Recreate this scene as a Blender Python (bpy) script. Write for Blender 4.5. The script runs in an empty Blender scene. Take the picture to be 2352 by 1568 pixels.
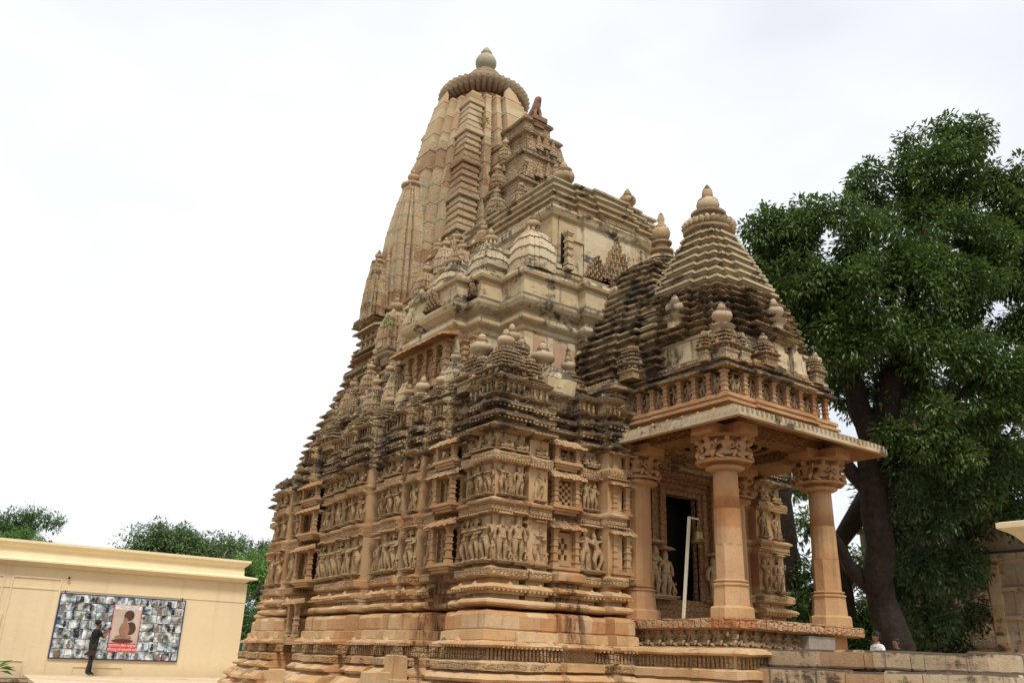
import bpy, bmesh, math, random
from mathutils import Vector, Matrix, noise
R = math.radians
random.seed(7)
S = bpy.context.scene
COL = S.collection

# ------------------------------------------------------------------ camera
cam_d = bpy.data.cameras.new('camera'); cam = bpy.data.objects.new('camera', cam_d); COL.objects.link(cam)
cam_d.sensor_width = 36; cam_d.lens = 2000.6 / 2352 * 36; cam_d.clip_end = 3000; cam_d.clip_start = .05
TILT, ROLL, HEAD = R(20.018), R(2.113), R(35.642)
hd = Vector((math.sin(HEAD), math.cos(HEAD), 0))
fw = Vector((hd.x*math.cos(TILT), hd.y*math.cos(TILT), math.sin(TILT)))
r0 = fw.cross(Vector((0, 0, 1))).normalized(); u0 = r0.cross(fw)
rt = r0*math.cos(ROLL)+u0*math.sin(ROLL); up = -r0*math.sin(ROLL)+u0*math.cos(ROLL)
m = Matrix((rt, up, -fw)).transposed().to_4x4(); m.translation = Vector((0, 0, 1.0))
cam.matrix_world = m
S.camera = cam

# ------------------------------------------------------------------ light
SUN_EL, SUN_AZ = R(58), R(205)          # azimuth clockwise from +Y: the light comes from behind the camera, a little left
w = bpy.data.worlds.new('World'); S.world = w; w.use_nodes = True
nt = w.node_tree; nt.nodes.clear()
out = nt.nodes.new('ShaderNodeOutputWorld'); bg = nt.nodes.new('ShaderNodeBackground')
sky = nt.nodes.new('ShaderNodeTexSky'); sky.sky_type = 'NISHITA'; sky.sun_disc = False
sky.sun_elevation = SUN_EL; sky.sun_rotation = SUN_AZ; sky.dust_density = 4; sky.air_density = 1.2
tc = nt.nodes.new('ShaderNodeTexCoord'); mp = nt.nodes.new('ShaderNodeMapping'); mp.inputs['Scale'].default_value = (1, 1, 2.2)
ns = nt.nodes.new('ShaderNodeTexNoise'); ns.inputs['Scale'].default_value = 1.6; ns.inputs['Detail'].default_value = 5
ns.inputs['Roughness'].default_value = .45
mr = nt.nodes.new('ShaderNodeMapRange'); mr.inputs[1].default_value = .32; mr.inputs[2].default_value = .62
mr.inputs[3].default_value = .70; mr.inputs[4].default_value = 1.0
mx = nt.nodes.new('ShaderNodeMix'); mx.data_type = 'RGBA'; mx.inputs[7].default_value = (11.3, 11.65, 12.15, 1)
nt.links.new(tc.outputs['Generated'], mp.inputs[0]); nt.links.new(mp.outputs[0], ns.inputs['Vector'])
nt.links.new(ns.outputs[0], mr.inputs[0]); nt.links.new(mr.outputs[0], mx.inputs[0])
nt.links.new(sky.outputs[0], mx.inputs[6]); nt.links.new(mx.outputs[2], bg.inputs[0])
bg.inputs[1].default_value = .09
nt.links.new(bg.outputs[0], out.inputs[0])
sl = bpy.data.lights.new('sun', 'SUN'); sl.energy = 2.9; sl.angle = R(11); sl.color = (1, .95, .87)
so = bpy.data.objects.new('sun', sl); COL.objects.link(so)
sd = Vector((math.sin(SUN_AZ)*math.cos(SUN_EL), math.cos(SUN_AZ)*math.cos(SUN_EL), math.sin(SUN_EL)))
so.rotation_euler = sd.to_track_quat('Z', 'Y').to_euler()
S.view_settings.view_transform = 'Standard'; S.view_settings.look = 'None'
S.view_settings.exposure = .12; S.view_settings.gamma = 1

# ------------------------------------------------------------------ materials
class NT:
    def __init__(s, name, rough=.9, spec=.2):
        s.m = bpy.data.materials.new(name); s.m.use_nodes = True; s.t = s.m.node_tree
        s.b = s.t.nodes['Principled BSDF']; s.b.inputs['Roughness'].default_value = rough
        s.b.inputs['Specular IOR Level'].default_value = spec
        s.co = s.n('TexCoord').outputs['Object']
    def n(s, t, **k):
        nd = s.t.nodes.new('ShaderNode'+t)
        for a, v in k.items(): setattr(nd, a, v)
        return nd
    def l(s, a, b): s.t.links.new(a, b)
    def mapping(s, sc, src=None):
        q = s.n('Mapping'); q.inputs['Scale'].default_value = sc; s.l(src or s.co, q.inputs[0]); return q.outputs[0]
    def noise(s, scale, detail=4, rough=.55, src=None, dist=0):
        q = s.n('TexNoise'); q.inputs['Scale'].default_value = scale; q.inputs['Detail'].default_value = detail
        q.inputs['Roughness'].default_value = rough; q.inputs['Distortion'].default_value = dist
        s.l(src or s.co, q.inputs['Vector']); return q.outputs[0]
    def rng(s, x, a, b, c=0, d=1):
        q = s.n('MapRange'); s.l(x, q.inputs[0])
        for i, v in enumerate((a, b, c, d)): q.inputs[i+1].default_value = v
        return q.outputs[0]
    def mix(s, f, a, b, mode='MIX'):
        q = s.n('Mix', data_type='RGBA', blend_type=mode)
        for i, v in ((0, f), (6, a), (7, b)):
            if isinstance(v, (int, float)): q.inputs[i].default_value = v
            elif isinstance(v, tuple): q.inputs[i].default_value = (*v, 1)
            else: s.l(v, q.inputs[i])
        return q.outputs[2]
    def math(s, op, a, b=None):
        q = s.n('Math', operation=op)
        for i, v in ((0, a), (1, b)):
            if v is None: continue
            if isinstance(v, (int, float)): q.inputs[i].default_value = v
            else: s.l(v, q.inputs[i])
        return q.outputs[0]
    def bump(s, h, dist, strength=1.0, prev=None):
        q = s.n('Bump'); q.inputs['Distance'].default_value = dist; q.inputs['Strength'].default_value = strength
        s.l(h, q.inputs['Height'])
        if prev: s.l(prev, q.inputs['Normal'])
        return q.outputs[0]
    def done(s, col, nrm=None):
        if isinstance(col, tuple): s.b.inputs['Base Color'].default_value = (*col, 1)
        else: s.l(col, s.b.inputs['Base Color'])
        if nrm: s.l(nrm, s.b.inputs['Normal'])
        return s.m

def stone(name, a, b, c, stain=.4, block=(.55, .26), carve=0, carve_scale=14, runs=0, dark=(.045, .035, .028), grey=0, spots=False):
    """weathered sandstone: three tones, a tone per block, lichen stains, carved relief"""
    a, b, c = [(q[0]*.935, q[1]*.915, q[2]*.82) for q in (a, b, c)]
    s = NT(name)
    geo = s.n('NewGeometry')
    sep = s.n('SeparateXYZ'); s.l(s.co, sep.inputs[0])
    # per-block tone
    hz = s.math('ADD', sep.outputs[0], sep.outputs[1])
    cb = s.n('CombineXYZ')
    rowi = s.math('FLOOR', s.math('DIVIDE', s.math('ADD', sep.outputs[2], s.math('MULTIPLY', s.math('SINE', s.math('MULTIPLY', sep.outputs[2], 3.3)), .13)), block[1]))
    s.l(s.math('FLOOR', s.math('DIVIDE', s.math('ADD', hz, s.math('MULTIPLY', rowi, .37)), block[0])), cb.inputs[0]); s.l(rowi, cb.inputs[2])
    wn = s.n('TexWhiteNoise', noise_dimensions='3D'); s.l(cb.outputs[0], wn.inputs[0])
    n1 = s.noise(.9, 4, .6); n2 = s.noise(5, 5, .65); n3 = s.noise(38, 3, .6)
    col = s.mix(s.rng(n1, .38, .62), a, b)
    col = s.mix(s.rng(wn.outputs[0], .55, 1, 0, .85), col, c)
    col = s.mix(s.math('MULTIPLY', s.rng(n2, .45, .75), .6), col, c)
    br = s.n('HueSaturation'); s.l(col, br.inputs['Color'])
    s.l(s.math('ADD', s.rng(n2, .25, .75, .74, 1.16), s.rng(n3, .3, .7, -.07, .07)), br.inputs['Value'])
    s.l(s.rng(wn.outputs[0], 0, 1, .92, 1.05), br.inputs['Saturation'])
    col = br.outputs[0]
    # grey-pale lichen
    if grey:
        g = s.noise(2.3, 6, .7, dist=.4)
        col = s.mix(s.math('MULTIPLY', s.rng(g, .52, .66), grey), col, (.36, .33, .27))
    # black stain: more on ledges that face up, in blotches, with vertical runs
    nz = s.n('SeparateXYZ'); s.l(geo.outputs['Normal'], nz.inputs[0])
    upf = s.rng(nz.outputs[2], .1, .8, 0, .07 if stain < .25 else .16)
    big = s.noise(1.1, 7, .72, dist=.5)
    strk = s.noise(1, 5, .65, src=s.mapping((5.5, 5.5, .75)))
    hzn = s.noise(1, 4, .6, src=s.mapping((1.6, 1.6, 9)))
    v = s.math('ADD', s.math('ADD', s.math('MULTIPLY', big, .52), s.math('MULTIPLY', strk, .22)), s.math('MULTIPLY', hzn, .26))
    v = s.math('ADD', v, upf)
    th = .645 - stain*.21
    col = s.mix(s.math('MULTIPLY', s.rng(v, th-.01, th+.05), .90), col, dark)
    if runs:
        rn = s.noise(1, 6, .6, src=s.mapping((7, 7, .25)))
        col = s.mix(s.math('MULTIPLY', s.rng(rn, .60, .68), runs), col, (.07, .058, .05))
    if spots:      # rust and black slime where two spouts drip
        def near(o, c, wd): return s.rng(s.math('ABSOLUTE', s.math('SUBTRACT', o, c)), wd*1.3, wd*.4, 0, 1)
        a1 = s.math('MULTIPLY', near(sep.outputs[1], 13.95, .36), s.rng(sep.outputs[0], 8.9, 8.8))
        a2 = s.math('MULTIPLY', near(sep.outputs[0], 9.98, .30), s.rng(sep.outputs[1], 12.9, 12.7))
        spt = s.math('MULTIPLY', s.math('MAXIMUM', a1, a2), s.math('MULTIPLY', s.rng(sep.outputs[2], 2.45, 2.2), s.rng(sep.outputs[2], .85, 1.3)))
        col = s.mix(s.math('MULTIPLY', spt, s.rng(n2, .35, .6, 0, .75)), col, (.30, .13, .055))
        col = s.mix(s.math('MULTIPLY', spt, s.rng(s.noise(1, 5, .7, src=s.mapping((7, 7, 1.6))), .48, .58, 0, .85)), col, (.03, .022, .018))
    h = s.math('ADD', s.math('MULTIPLY', n2, .5), s.math('MULTIPLY', n3, .35))
    nr = s.bump(h, .03, .7)
    if carve:
        vo = s.n('TexVoronoi', feature='DISTANCE_TO_EDGE'); vo.inputs['Scale'].default_value = carve_scale; vo.inputs['Randomness'].default_value = .4
        s.l(s.co, vo.inputs['Vector'])
        wv = s.noise(carve_scale*1.3, 2, .5, dist=1.5)
        hh = s.math('ADD', s.rng(vo.outputs[0], .02, .22), s.rng(wv, .4, .6, 0, .8))
        nr = s.bump(hh, .03*carve, 1.0, nr)
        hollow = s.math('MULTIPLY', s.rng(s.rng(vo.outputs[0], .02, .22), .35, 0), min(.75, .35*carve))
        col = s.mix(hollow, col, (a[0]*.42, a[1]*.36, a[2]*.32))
    return s.done(col, nr)

M = {}
M['base'] = stone('ochre_sandstone', (.50, .325, .17), (.59, .42, .25), (.45, .235, .125), stain=.14, carve=0, runs=.4, spots=True)
M['base_carved'] = stone('carved_ochre_sandstone', (.50, .325, .17), (.58, .41, .24), (.45, .25, .13), stain=.22, carve=.9, carve_scale=13)
M['wall'] = stone('warm_sandstone', (.47, .30, .16), (.54, .375, .215), (.36, .185, .11), stain=.24, block=(.45, .45))
M['figure'] = stone('figure_sandstone', (.55, .37, .205), (.62, .46, .28), (.46, .27, .15), stain=.08, block=(.5, 5), carve=.35, carve_scale=26)
M['cornice'] = stone('blackened_sandstone', (.52, .37, .215), (.58, .45, .285), (.40, .24, .135), stain=.70, carve=.5, carve_scale=12)
M['turret'] = stone('weathered_turret_stone', (.50, .355, .205), (.58, .45, .285), (.35, .20, .12), stain=.46, carve=.6, carve_scale=13, grey=.4)
M['spire'] = stone('carved_spire_stone', (.54, .40, .25), (.62, .50, .335), (.37, .22, .14), stain=.12, block=(.75, .5), carve=.55, carve_scale=12, grey=.45)
M['spire_plain'] = stone('spire_stone', (.50, .385, .245), (.58, .47, .32), (.41, .27, .17), stain=.18, block=(1.1, .5), grey=.4)
M['disc'] = stone('dark_disc_stone', (.30, .22, .15), (.37, .29, .20), (.26, .16, .11), stain=.3, block=(9, 9))
M['grey_pot'] = stone('grey_pot_stone', (.40, .37, .28), (.46, .42, .33), (.36, .32, .24), stain=.1, block=(9, 9))
M['gable'] = stone('carved_gable_stone', (.42, .30, .18), (.50, .38, .24), (.25, .13, .085), stain=.4, block=(.5, .3), carve=.8, carve_scale=9, grey=.3)
M['plaster'] = stone('pale_lime_plaster', (.56, .45, .295), (.64, .54, .385), (.48, .36, .23), stain=.52, block=(1.6, .9), runs=.8, grey=.25)
M['plaster_dark'] = stone('blackened_lime_plaster', (.50, .395, .255), (.58, .48, .33), (.40, .29, .18), stain=.78, block=(.8, .4), runs=.6)
M['pot'] = stone('pot_stone', (.50, .37, .23), (.57, .45, .30), (.43, .28, .17), stain=.42, block=(5, 5), runs=.3)
M['porch'] = stone('porch_sandstone', (.47, .26, .125), (.55, .35, .185), (.42, .18, .10), stain=.16, block=(3, .62), runs=.3, grey=.2)
M['porch_shaded'] = stone('shaded_porch_underside', (.36, .205, .10), (.42, .26, .13), (.30, .15, .08), stain=.25, block=(2, 2))  # darker copy of the porch stone; underside shade put into the colour
M['porch_carved'] = stone('carved_porch_sandstone', (.35, .19, .09), (.40, .24, .12), (.28, .13, .07), stain=.2, block=(3, .9), carve=1.0, carve_scale=8)  # carved porch stone, colour darkened for the shade inside the porch
M['red'] = stone('reddish_sandstone', (.50, .29, .15), (.56, .36, .20), (.46, .20, .11), stain=.2, block=(.8, 4), carve=.9, carve_scale=8)
M['lionred'] = stone('dark_red_sandstone', (.25, .13, .09), (.30, .18, .12), (.20, .09, .065), stain=.3, block=(5, 5))
M['eave'] = stone('eave_stone', (.48, .38, .26), (.58, .49, .36), (.40, .27, .16), stain=.5, block=(.5, 4))
M['steps'] = stone('stair_stone', (.44, .34, .235), (.55, .45, .33), (.40, .25, .16), stain=.56, block=(.9, .33), runs=.9)
M['granite'] = stone('grey_granite', (.30, .25, .21), (.34, .29, .25), (.26, .20, .17), stain=.1, block=(5, 5))
M['far_stone'] = stone('shaded_far_temple_stone', (.20, .135, .08), (.26, .18, .11), (.17, .10, .06), stain=.6, carve=1, carve_scale=6)  # colour darkened for the shade behind the tree

def plain(name, col, rough=.85, nscale=8, var=.12, bump=.0, spec=.3, metal=0):
    s = NT(name, rough, spec); s.b.inputs['Metallic'].default_value = metal
    n = s.noise(nscale, 5, .6)
    c2 = tuple(max(0, x*(1-var*2)) for x in col)
    c = s.mix(s.rng(n, .35, .7), col, c2)
    return s.done(c, s.bump(n, bump) if bump else None)
M['dark'] = plain('interior_shade', (.012, .009, .007), .95)  # near-black colour standing for shade in the doorway, recesses and pipe mouth
M['cream'] = plain('cream_wall_paint', (.73, .59, .37), .8, .5, .05, .006)
def creamwall():
    s = NT('streaked_cream_paint', .8, .3)
    sep = s.n('SeparateXYZ'); s.l(s.co, sep.inputs[0])
    n1 = s.noise(.45, 5, .6); st = s.noise(1, 5, .6, src=s.mapping((2.6, 2.6, .12))); n3 = s.noise(7, 4, .6)
    col = s.mix(s.rng(n1, .35, .65), (.72, .59, .375), (.665, .54, .34))
    col = s.mix(s.math('MULTIPLY', s.rng(st, .54, .70), .30), col, (.50, .40, .27))
    dirt = s.math('MULTIPLY', s.rng(s.math('ADD', sep.outputs[2], s.math('MULTIPLY', n3, .5)), .75, .2), .45)
    col = s.mix(dirt, col, (.40, .31, .20))
    return s.done(col, s.bump(n3, .008))
M['cream'] = creamwall()
M['cream_trim'] = plain('cream_trim_paint', (.80, .67, .43), .75, 2, .04)
M['floor'] = stone('platform_paving', (.62, .50, .38), (.68, .57, .45), (.58, .42, .30), stain=.0, block=(.9, .9))
M['soil'] = plain('dry_soil', (.20, .14, .09), .95, 3, .2, .03)
M['brass'] = plain('aged_brass', (.30, .22, .09), .45, 12, .2, 0, .5, .8)
M['whitemetal'] = plain('white_paint', (.60, .54, .40), .6, 14, .1)
M['blackmetal'] = plain('black_metal', (.03, .03, .03), .5)
M['black_cloth'] = plain('black_cloth', (.012, .012, .014), .9, 20, .2, .004)
M['grey_cloth'] = plain('charcoal_trousers', (.03, .032, .034), .9, 20, .2, .004)
M['white_cloth'] = plain('white_shirt', (.72, .72, .76), .8, 10, .06, .004)
M['skin'] = plain('brown_skin', (.20, .095, .055), .6, 12, .08)
M['hair'] = plain('black_hair', (.010, .008, .007), .6, 40, .2, .004)
M['bag'] = plain('dark_brown_bag', (.05, .028, .022), .7, 20, .2)
M['green_net'] = plain('green_shade_net', (.01, .20, .13), .8, 6, .25, .02)
M['bark'] = plain('tree_bark', (.035, .024, .017), .95, 6, .3, .05)
M['blue'] = plain('dark_blue_frame', (.02, .03, .16), .6)
M['redp'] = plain('red_caption_panel', (.62, .07, .05), .6, 6, .05)
M['whitep'] = plain('white_lettering', (.85, .85, .85), .6)
M['inkp'] = plain('dark_lettering', (.03, .02, .04), .6)
M['pinkp'] = plain('pink_margin', (.62, .30, .25), .6)

def leafmat(name, a, b, c, scale=1.2):
    s = NT(name, .42, .4)
    geo = s.n('NewGeometry')
    n1 = s.noise(scale, 3, .6); n2 = s.noise(scale*9, 2, .5)
    col = s.mix(s.rng(n1, .40, .62), a, b)
    col = s.mix(s.rng(n2, .54, .72), col, c)
    tr = s.n('BsdfTranslucent'); s.l(col, tr.inputs[0])
    ms = s.n('MixShader'); ms.inputs[0].default_value = .28
    s.l(s.b.outputs[0], ms.inputs[1]); s.l(tr.outputs[0], ms.inputs[2])
    s.l(ms.outputs[0], s.t.nodes['Material Output'].inputs[0])
    return s.done(col)
M['leaf'] = leafmat('mango_leaf', (.055, .105, .026), (.095, .17, .04), (.23, .31, .07))
M['leaf2'] = leafmat('grey_green_leaf', (.10, .17, .06), (.14, .22, .08), (.20, .29, .12), .8)
M['leaf4'] = leafmat('mid_green_leaf', (.06, .13, .035), (.09, .17, .045), (.15, .25, .07), .8)
M['leaf3'] = leafmat('bright_leaf', (.09, .20, .04), (.14, .27, .05), (.22, .34, .08), .8)
M['leafd'] = leafmat('deep_green_leaf', (.03, .06, .02), (.045, .085, .026), (.09, .15, .04), .8)

# ------------------------------------------------------------------ mesh builder
BASE = Vector((0, 0, 0))
class MB:
    def __init__(s): s.v = []; s.f = []; s.sm = []; s.T = None
    def vert(s, p):
        if s.T: p = s.T(p)
        s.v.append((p[0], p[1], p[2])); return len(s.v)-1
    def face(s, ids, sm=False): s.f.append(ids); s.sm.append(sm)
    def rings(s, rs, cap0=True, cap1=True, sm=False, closed=True):
        prev = None; first = None
        for r in rs:
            ids = [s.vert(p) for p in r]
            if prev:
                n = len(ids)
                for i in range(n if closed else n-1):
                    j = (i+1) % n
                    s.face((prev[i], prev[j], ids[j], ids[i]), sm)
            else: first = ids
            prev = ids
        if cap0 and closed: s.face(tuple(reversed(first)))
        if cap1 and closed: s.face(tuple(prev))
    def box(s, x0, x1, y0, y1, z0, z1):
        a = [(x0, y0), (x1, y0), (x1, y1), (x0, y1)]
        s.rings([[(x, y, z0) for x, y in a], [(x, y, z1) for x, y in a]])
    def lathe(s, cx, cy, prof, n=20, rib=0, ribn=0, sm=True, cap=True):
        rs = []
        for r, z in prof:
            ring = []
            for i in range(n):
                t = 2*math.pi*i/n
                rr = r
                if rib and r > .02: rr = r*(1-rib*(1-abs(math.sin(ribn*t/2))))
                ring.append((cx+rr*math.cos(t), cy+rr*math.sin(t), z))
            rs.append(ring)
        s.rings(rs, cap, cap, sm)
    def tube(s, pts, rad, n=8):
        rs = []
        for i, p in enumerate(pts):
            p = Vector(p); a = Vector(pts[max(0, i-1)]); b = Vector(pts[min(len(pts)-1, i+1)])
            d = (b-a).normalized(); q = d.to_track_quat('Z', 'Y')
            r = rad[i] if isinstance(rad, (list, tuple)) else rad
            rs.append([tuple(p+q@Vector((r*math.cos(2*math.pi*k/n), r*math.sin(2*math.pi*k/n), 0))) for k in range(n)])
        s.rings(rs, sm=True)
    def mesh(s, name, mat):
        me = bpy.data.meshes.new(name); me.from_pydata(s.v, [], s.f)
        me.polygons.foreach_set('use_smooth', s.sm)
        for mm in (mat if isinstance(mat, list) else [mat]): me.materials.append(mm)
        me.update(); return me
def link(name, me, parent=None, loc=None):
    o = bpy.data.objects.new(name, me); COL.objects.link(o)
    if parent: o.parent = parent
    if loc is not None: o.location = loc
    return o
def part(name, mb, mat, parent=None):
    """mesh given in world coordinates, kept where it is under its parent"""
    o = link(name, mb.mesh(name, mat), parent)
    if parent: o.matrix_parent_inverse = Matrix.Translation(-wloc(parent))
    return o
def wloc(o):
    v = o.location.copy()
    return v
def empty(name, loc, label, cat, group=None):
    o = bpy.data.objects.new(name, None); COL.objects.link(o); o.location = loc
    o['label'] = label; o['category'] = cat
    if group: o['group'] = group
    return o
def tag(o, label, cat, group=None):
    o['label'] = label; o['category'] = cat
    if group: o['group'] = group
    return o

# ---- plans and mouldings
def sub(poly, ds):
    out = []
    n = len(poly)
    for i in range(n):
        a, b = poly[i], poly[(i+1) % n]
        L = math.hypot(b[0]-a[0], b[1]-a[1]); k = max(1, int(L/ds))
        for j in range(k): out.append((a[0]+(b[0]-a[0])*j/k, a[1]+(b[1]-a[1])*j/k))
    return out
class Box(list):
    """a rectangle whose four sides are offset by their own share"""
    def __init__(s, x0, x1, y0, y1, k):
        super().__init__([(x0, y0), (x1, y0), (x1, y1), (x0, y1)]); s.b = (x0, x1, y0, y1); s.k = k
def offs(poly, d):
    if isinstance(poly, Box):
        x0, x1, y0, y1 = poly.b; k = poly.k
        return [(x0-d*k[0], y0-d*k[2]), (x1+d*k[1], y0-d*k[2]), (x1+d*k[1], y1+d*k[3]), (x0-d*k[0], y1+d*k[3])]
    """mitred outward offset of a CCW polygon"""
    n = len(poly); out = []
    for i in range(n):
        p, q, r = poly[i-1], poly[i], poly[(i+1) % n]
        e1 = Vector((q[0]-p[0], q[1]-p[1])).normalized(); e2 = Vector((r[0]-q[0], r[1]-q[1])).normalized()
        n1 = Vector((e1.y, -e1.x)); n2 = Vector((e2.y, -e2.x))
        k = n1+n2; den = 1+n1.dot(n2)
        k = k/den if den > .1 else n1
        out.append((q[0]+k.x*d, q[1]+k.y*d))
    return out
def jit(p, a):
    n = noise.noise_vector(Vector(p)*3.1)+.5*noise.noise_vector(Vector(p)*11.3)
    return (p[0]+n.x*a, p[1]+n.y*a, p[2]+n.z*a)
def mould(mb, poly, prof, ds=.2, ja=.012, cap0=True, cap1=True):
    """sweep a profile of (offset, z) or (offset, z, scale) round a plan"""
    cx = sum(p[0] for p in poly)/len(poly); cy = sum(p[1] for p in poly)/len(poly)
    if isinstance(prof[0], tuple) and len(prof[0]) == 3: pass
    rs = []; cnt = None
    for q in prof:
        o, z = q[0], q[1]; sc = q[2] if len(q) > 2 else 1
        pl = poly if sc == 1 else [(C0[0]+(x-C0[0])*sc, C0[1]+(y-C0[1])*sc) for x, y in poly]
        po = offs(pl, o)
        n = len(po)
        if cnt is None: cnt = [max(1, int(math.hypot(po[(i+1) % n][0]-po[i][0], po[(i+1) % n][1]-po[i][1])/ds)) for i in range(n)]
        ring = []
        for i in range(n):
            a, b = po[i], po[(i+1) % n]
            for j in range(cnt[i]):
                t = j/cnt[i]
                ring.append(jit((a[0]+(b[0]-a[0])*t, a[1]+(b[1]-a[1])*t, z), ja))
        rs.append(ring)
    mb.rings(rs, cap0, cap1)
C0 = (0, 0)
def rect(x0, x1, y0, y1): return [(x0, y0), (x1, y0), (x1, y1), (x0, y1)]
def ratha(cx, cy, w, steps, wy=None):
    """square plan with stepped projections. steps: list of (half width fraction, projection fraction) from corner to centre"""
    wy = wy or w
    st = [(1.0, 0.0)]+steps
    pts = []
    # front edge going +x at y = -wy : corner to centre to corner
    def side():
        L = []
        for k, (h, p) in enumerate(st):
            if k: L.append((-h, -(1+st[k-1][1])))
            L.append((-h if k else -1.0, -(1+p)))
        return L
    s_ = side()
    front = s_+[(-x, y) for x, y in reversed(s_)]
    # drop duplicate corners when joining sides
    for rot in range(4):
        c, s2 = [(1, 0), (0, 1), (-1, 0), (0, -1)][rot]
        for x, y in front[:-1]:
            X, Y = x*c-y*s2, x*s2+y*c
            pts.append((cx+X*w, cy+Y*wy))
    return pts

# ------------------------------------------------------------------ small architectural pieces
def kap(i, z0, z1, nose, top):
    h = z1-z0
    return [(i, z0), (nose-.03, z0+h*.10), (nose, z0+h*.16), (nose-.005, z0+h*.36), ((nose+top)/2+.015, z0+h*.66), (top, z1)]
POT = [(.30, 0), (.42, .03), (.30, .08), (.20, .13), (.36, .20), (.50, .32), (.53, .43), (.48, .54), (.32, .63), (.17, .67), (.26, .70), (.26, .73), (.15, .755), (.20, .79), (.17, .87), (.09, .95), (.015, 1.0)]
def pot(mb, cx, cy, z, h, fat=.55, n=14):
    mb.lathe(cx, cy, [(r*h*fat*1.1, z+t*h) for r, t in POT], n)
def amalaka(mb, cx, cy, z, r, h, nr=28, rib=.14):
    pr = [(.62, 0), (.80, .05), (.94, .25), (1.0, .5), (.94, .75), (.78, .95), (.5, 1.0)]
    mb.lathe(cx, cy, [(a*r, z+b*h) for a, b in pr], nr*4, rib, nr, sm=False)
def spire_prof(z0, z1, wtop, n, curve=2.2, ridge=.012, w0=1.0):
    """returns list of (offset, z, scale) with course ridges"""
    out = []
    for k in range(n):
        t = k/n; t2 = (k+.62)/n; t3 = (k+.66)/n; t4 = (k+1)/n
        f = lambda t: w0-(w0-wtop)*t**curve
        z = lambda t: z0+(z1-z0)*t
        out += [(ridge, z(t)+.001, f(t)), (ridge, z(t2), f(t2)), (-ridge, z(t3), f(t3)), (-ridge, z(t4)-.001, f(t4))]
    return out
def mini_spire(root, cx, cy, z0, w, h, mat='turret', potn=True, n=12, wtop=.42, am=True):
    """small shikhara turret: moulded base, curved ribbed body, ribbed disc and pot; returns the part"""
    global C0
    C0 = (cx, cy); mb = MB()
    bh = h*.10
    mould(mb, rect(cx-w*.96, cx+w*.96, cy-w*.96, cy+w*.96), [(-.02, z0-.05), (-.02, z0), (w*.18, z0+bh*.2), (w*.18, z0+bh*.5), (0, z0+bh)], ds=.3, ja=.006)
    pl = ratha(cx, cy, w*.86, [(.66, .07), (.34, .14)])
    mould(mb, pl, spire_prof(z0+bh, z0+h*.80, wtop, n, 2.3, min(.012, w*.03)), ds=9, ja=.006)
    # pointed leaves at the top of each face
    for k in range(8):
        a = k*math.pi/4; q = w*.40; x = cx+q*math.cos(a); y = cy+q*math.sin(a)
        mb.lathe(x, y, [(w*.13, z0+h*.66), (w*.15, z0+h*.74), (w*.10, z0+h*.82), (.004, z0+h*.88)], 6, sm=False)
    t = part('turret', mb, M[mat], root)
    if am:
        a = MB(); amalaka(a, cx, cy, z0+h*.80, w*.62, h*.10, 16); part('ribbed_disc', a, M[mat], t)
    if potn:
        p = MB(); pot(p, cx, cy, z0+h*.88, max(.30, w*1.15), .5); part('pot_finial', p, M['pot'], t)
    return t
def interp(tb, z):
    if z <= tb[0][0]: return tb[0][1]
    for (a, b), (c, d) in zip(tb, tb[1:]):
        if z <= c: return b+(d-b)*(z-a)/(c-a)
    return tb[-1][1]
class Face:
    """a wall face: u along it, v out of it"""
    def __init__(s, ox, oy, ux, uy):
        s.o = (ox, oy); s.u = (ux, uy); s.n = (uy, -ux)
    def __call__(s, p): return (s.o[0]+s.u[0]*p[0]+s.n[0]*p[1], s.o[1]+s.u[1]*p[0]+s.n[1]*p[1], p[2])
def comb(mb, cx, cy, wf, z0, z1, n, st, faces=(0, 1)):
    """short slats filling the grooves between the vertical strips of a spire"""
    h = (z1-z0)/n; full = [(1.0, 0.0)]+st
    for f_ in faces:
        mb.T = [Face(cx, cy, 0, -1), Face(cx, cy, 1, 0)][f_]
        for i in range(1, len(full)-1, 2):
            a, pg = full[i]; b, pn = full[i+1]; pm = min(full[i-1][1], pn)
            for k in range(n):
                z = z0+k*h; w_ = wf(z+h*.5)
                for s_ in (-1, 1):
                    u0, u1 = sorted((s_*a*w_, s_*b*w_))
                    mb.box(u0-.012, u1+.012, (1+pg)*w_-.05, (1+pg*.35+pm*.65)*w_, z, z+h*.5)
    mb.T = None
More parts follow.
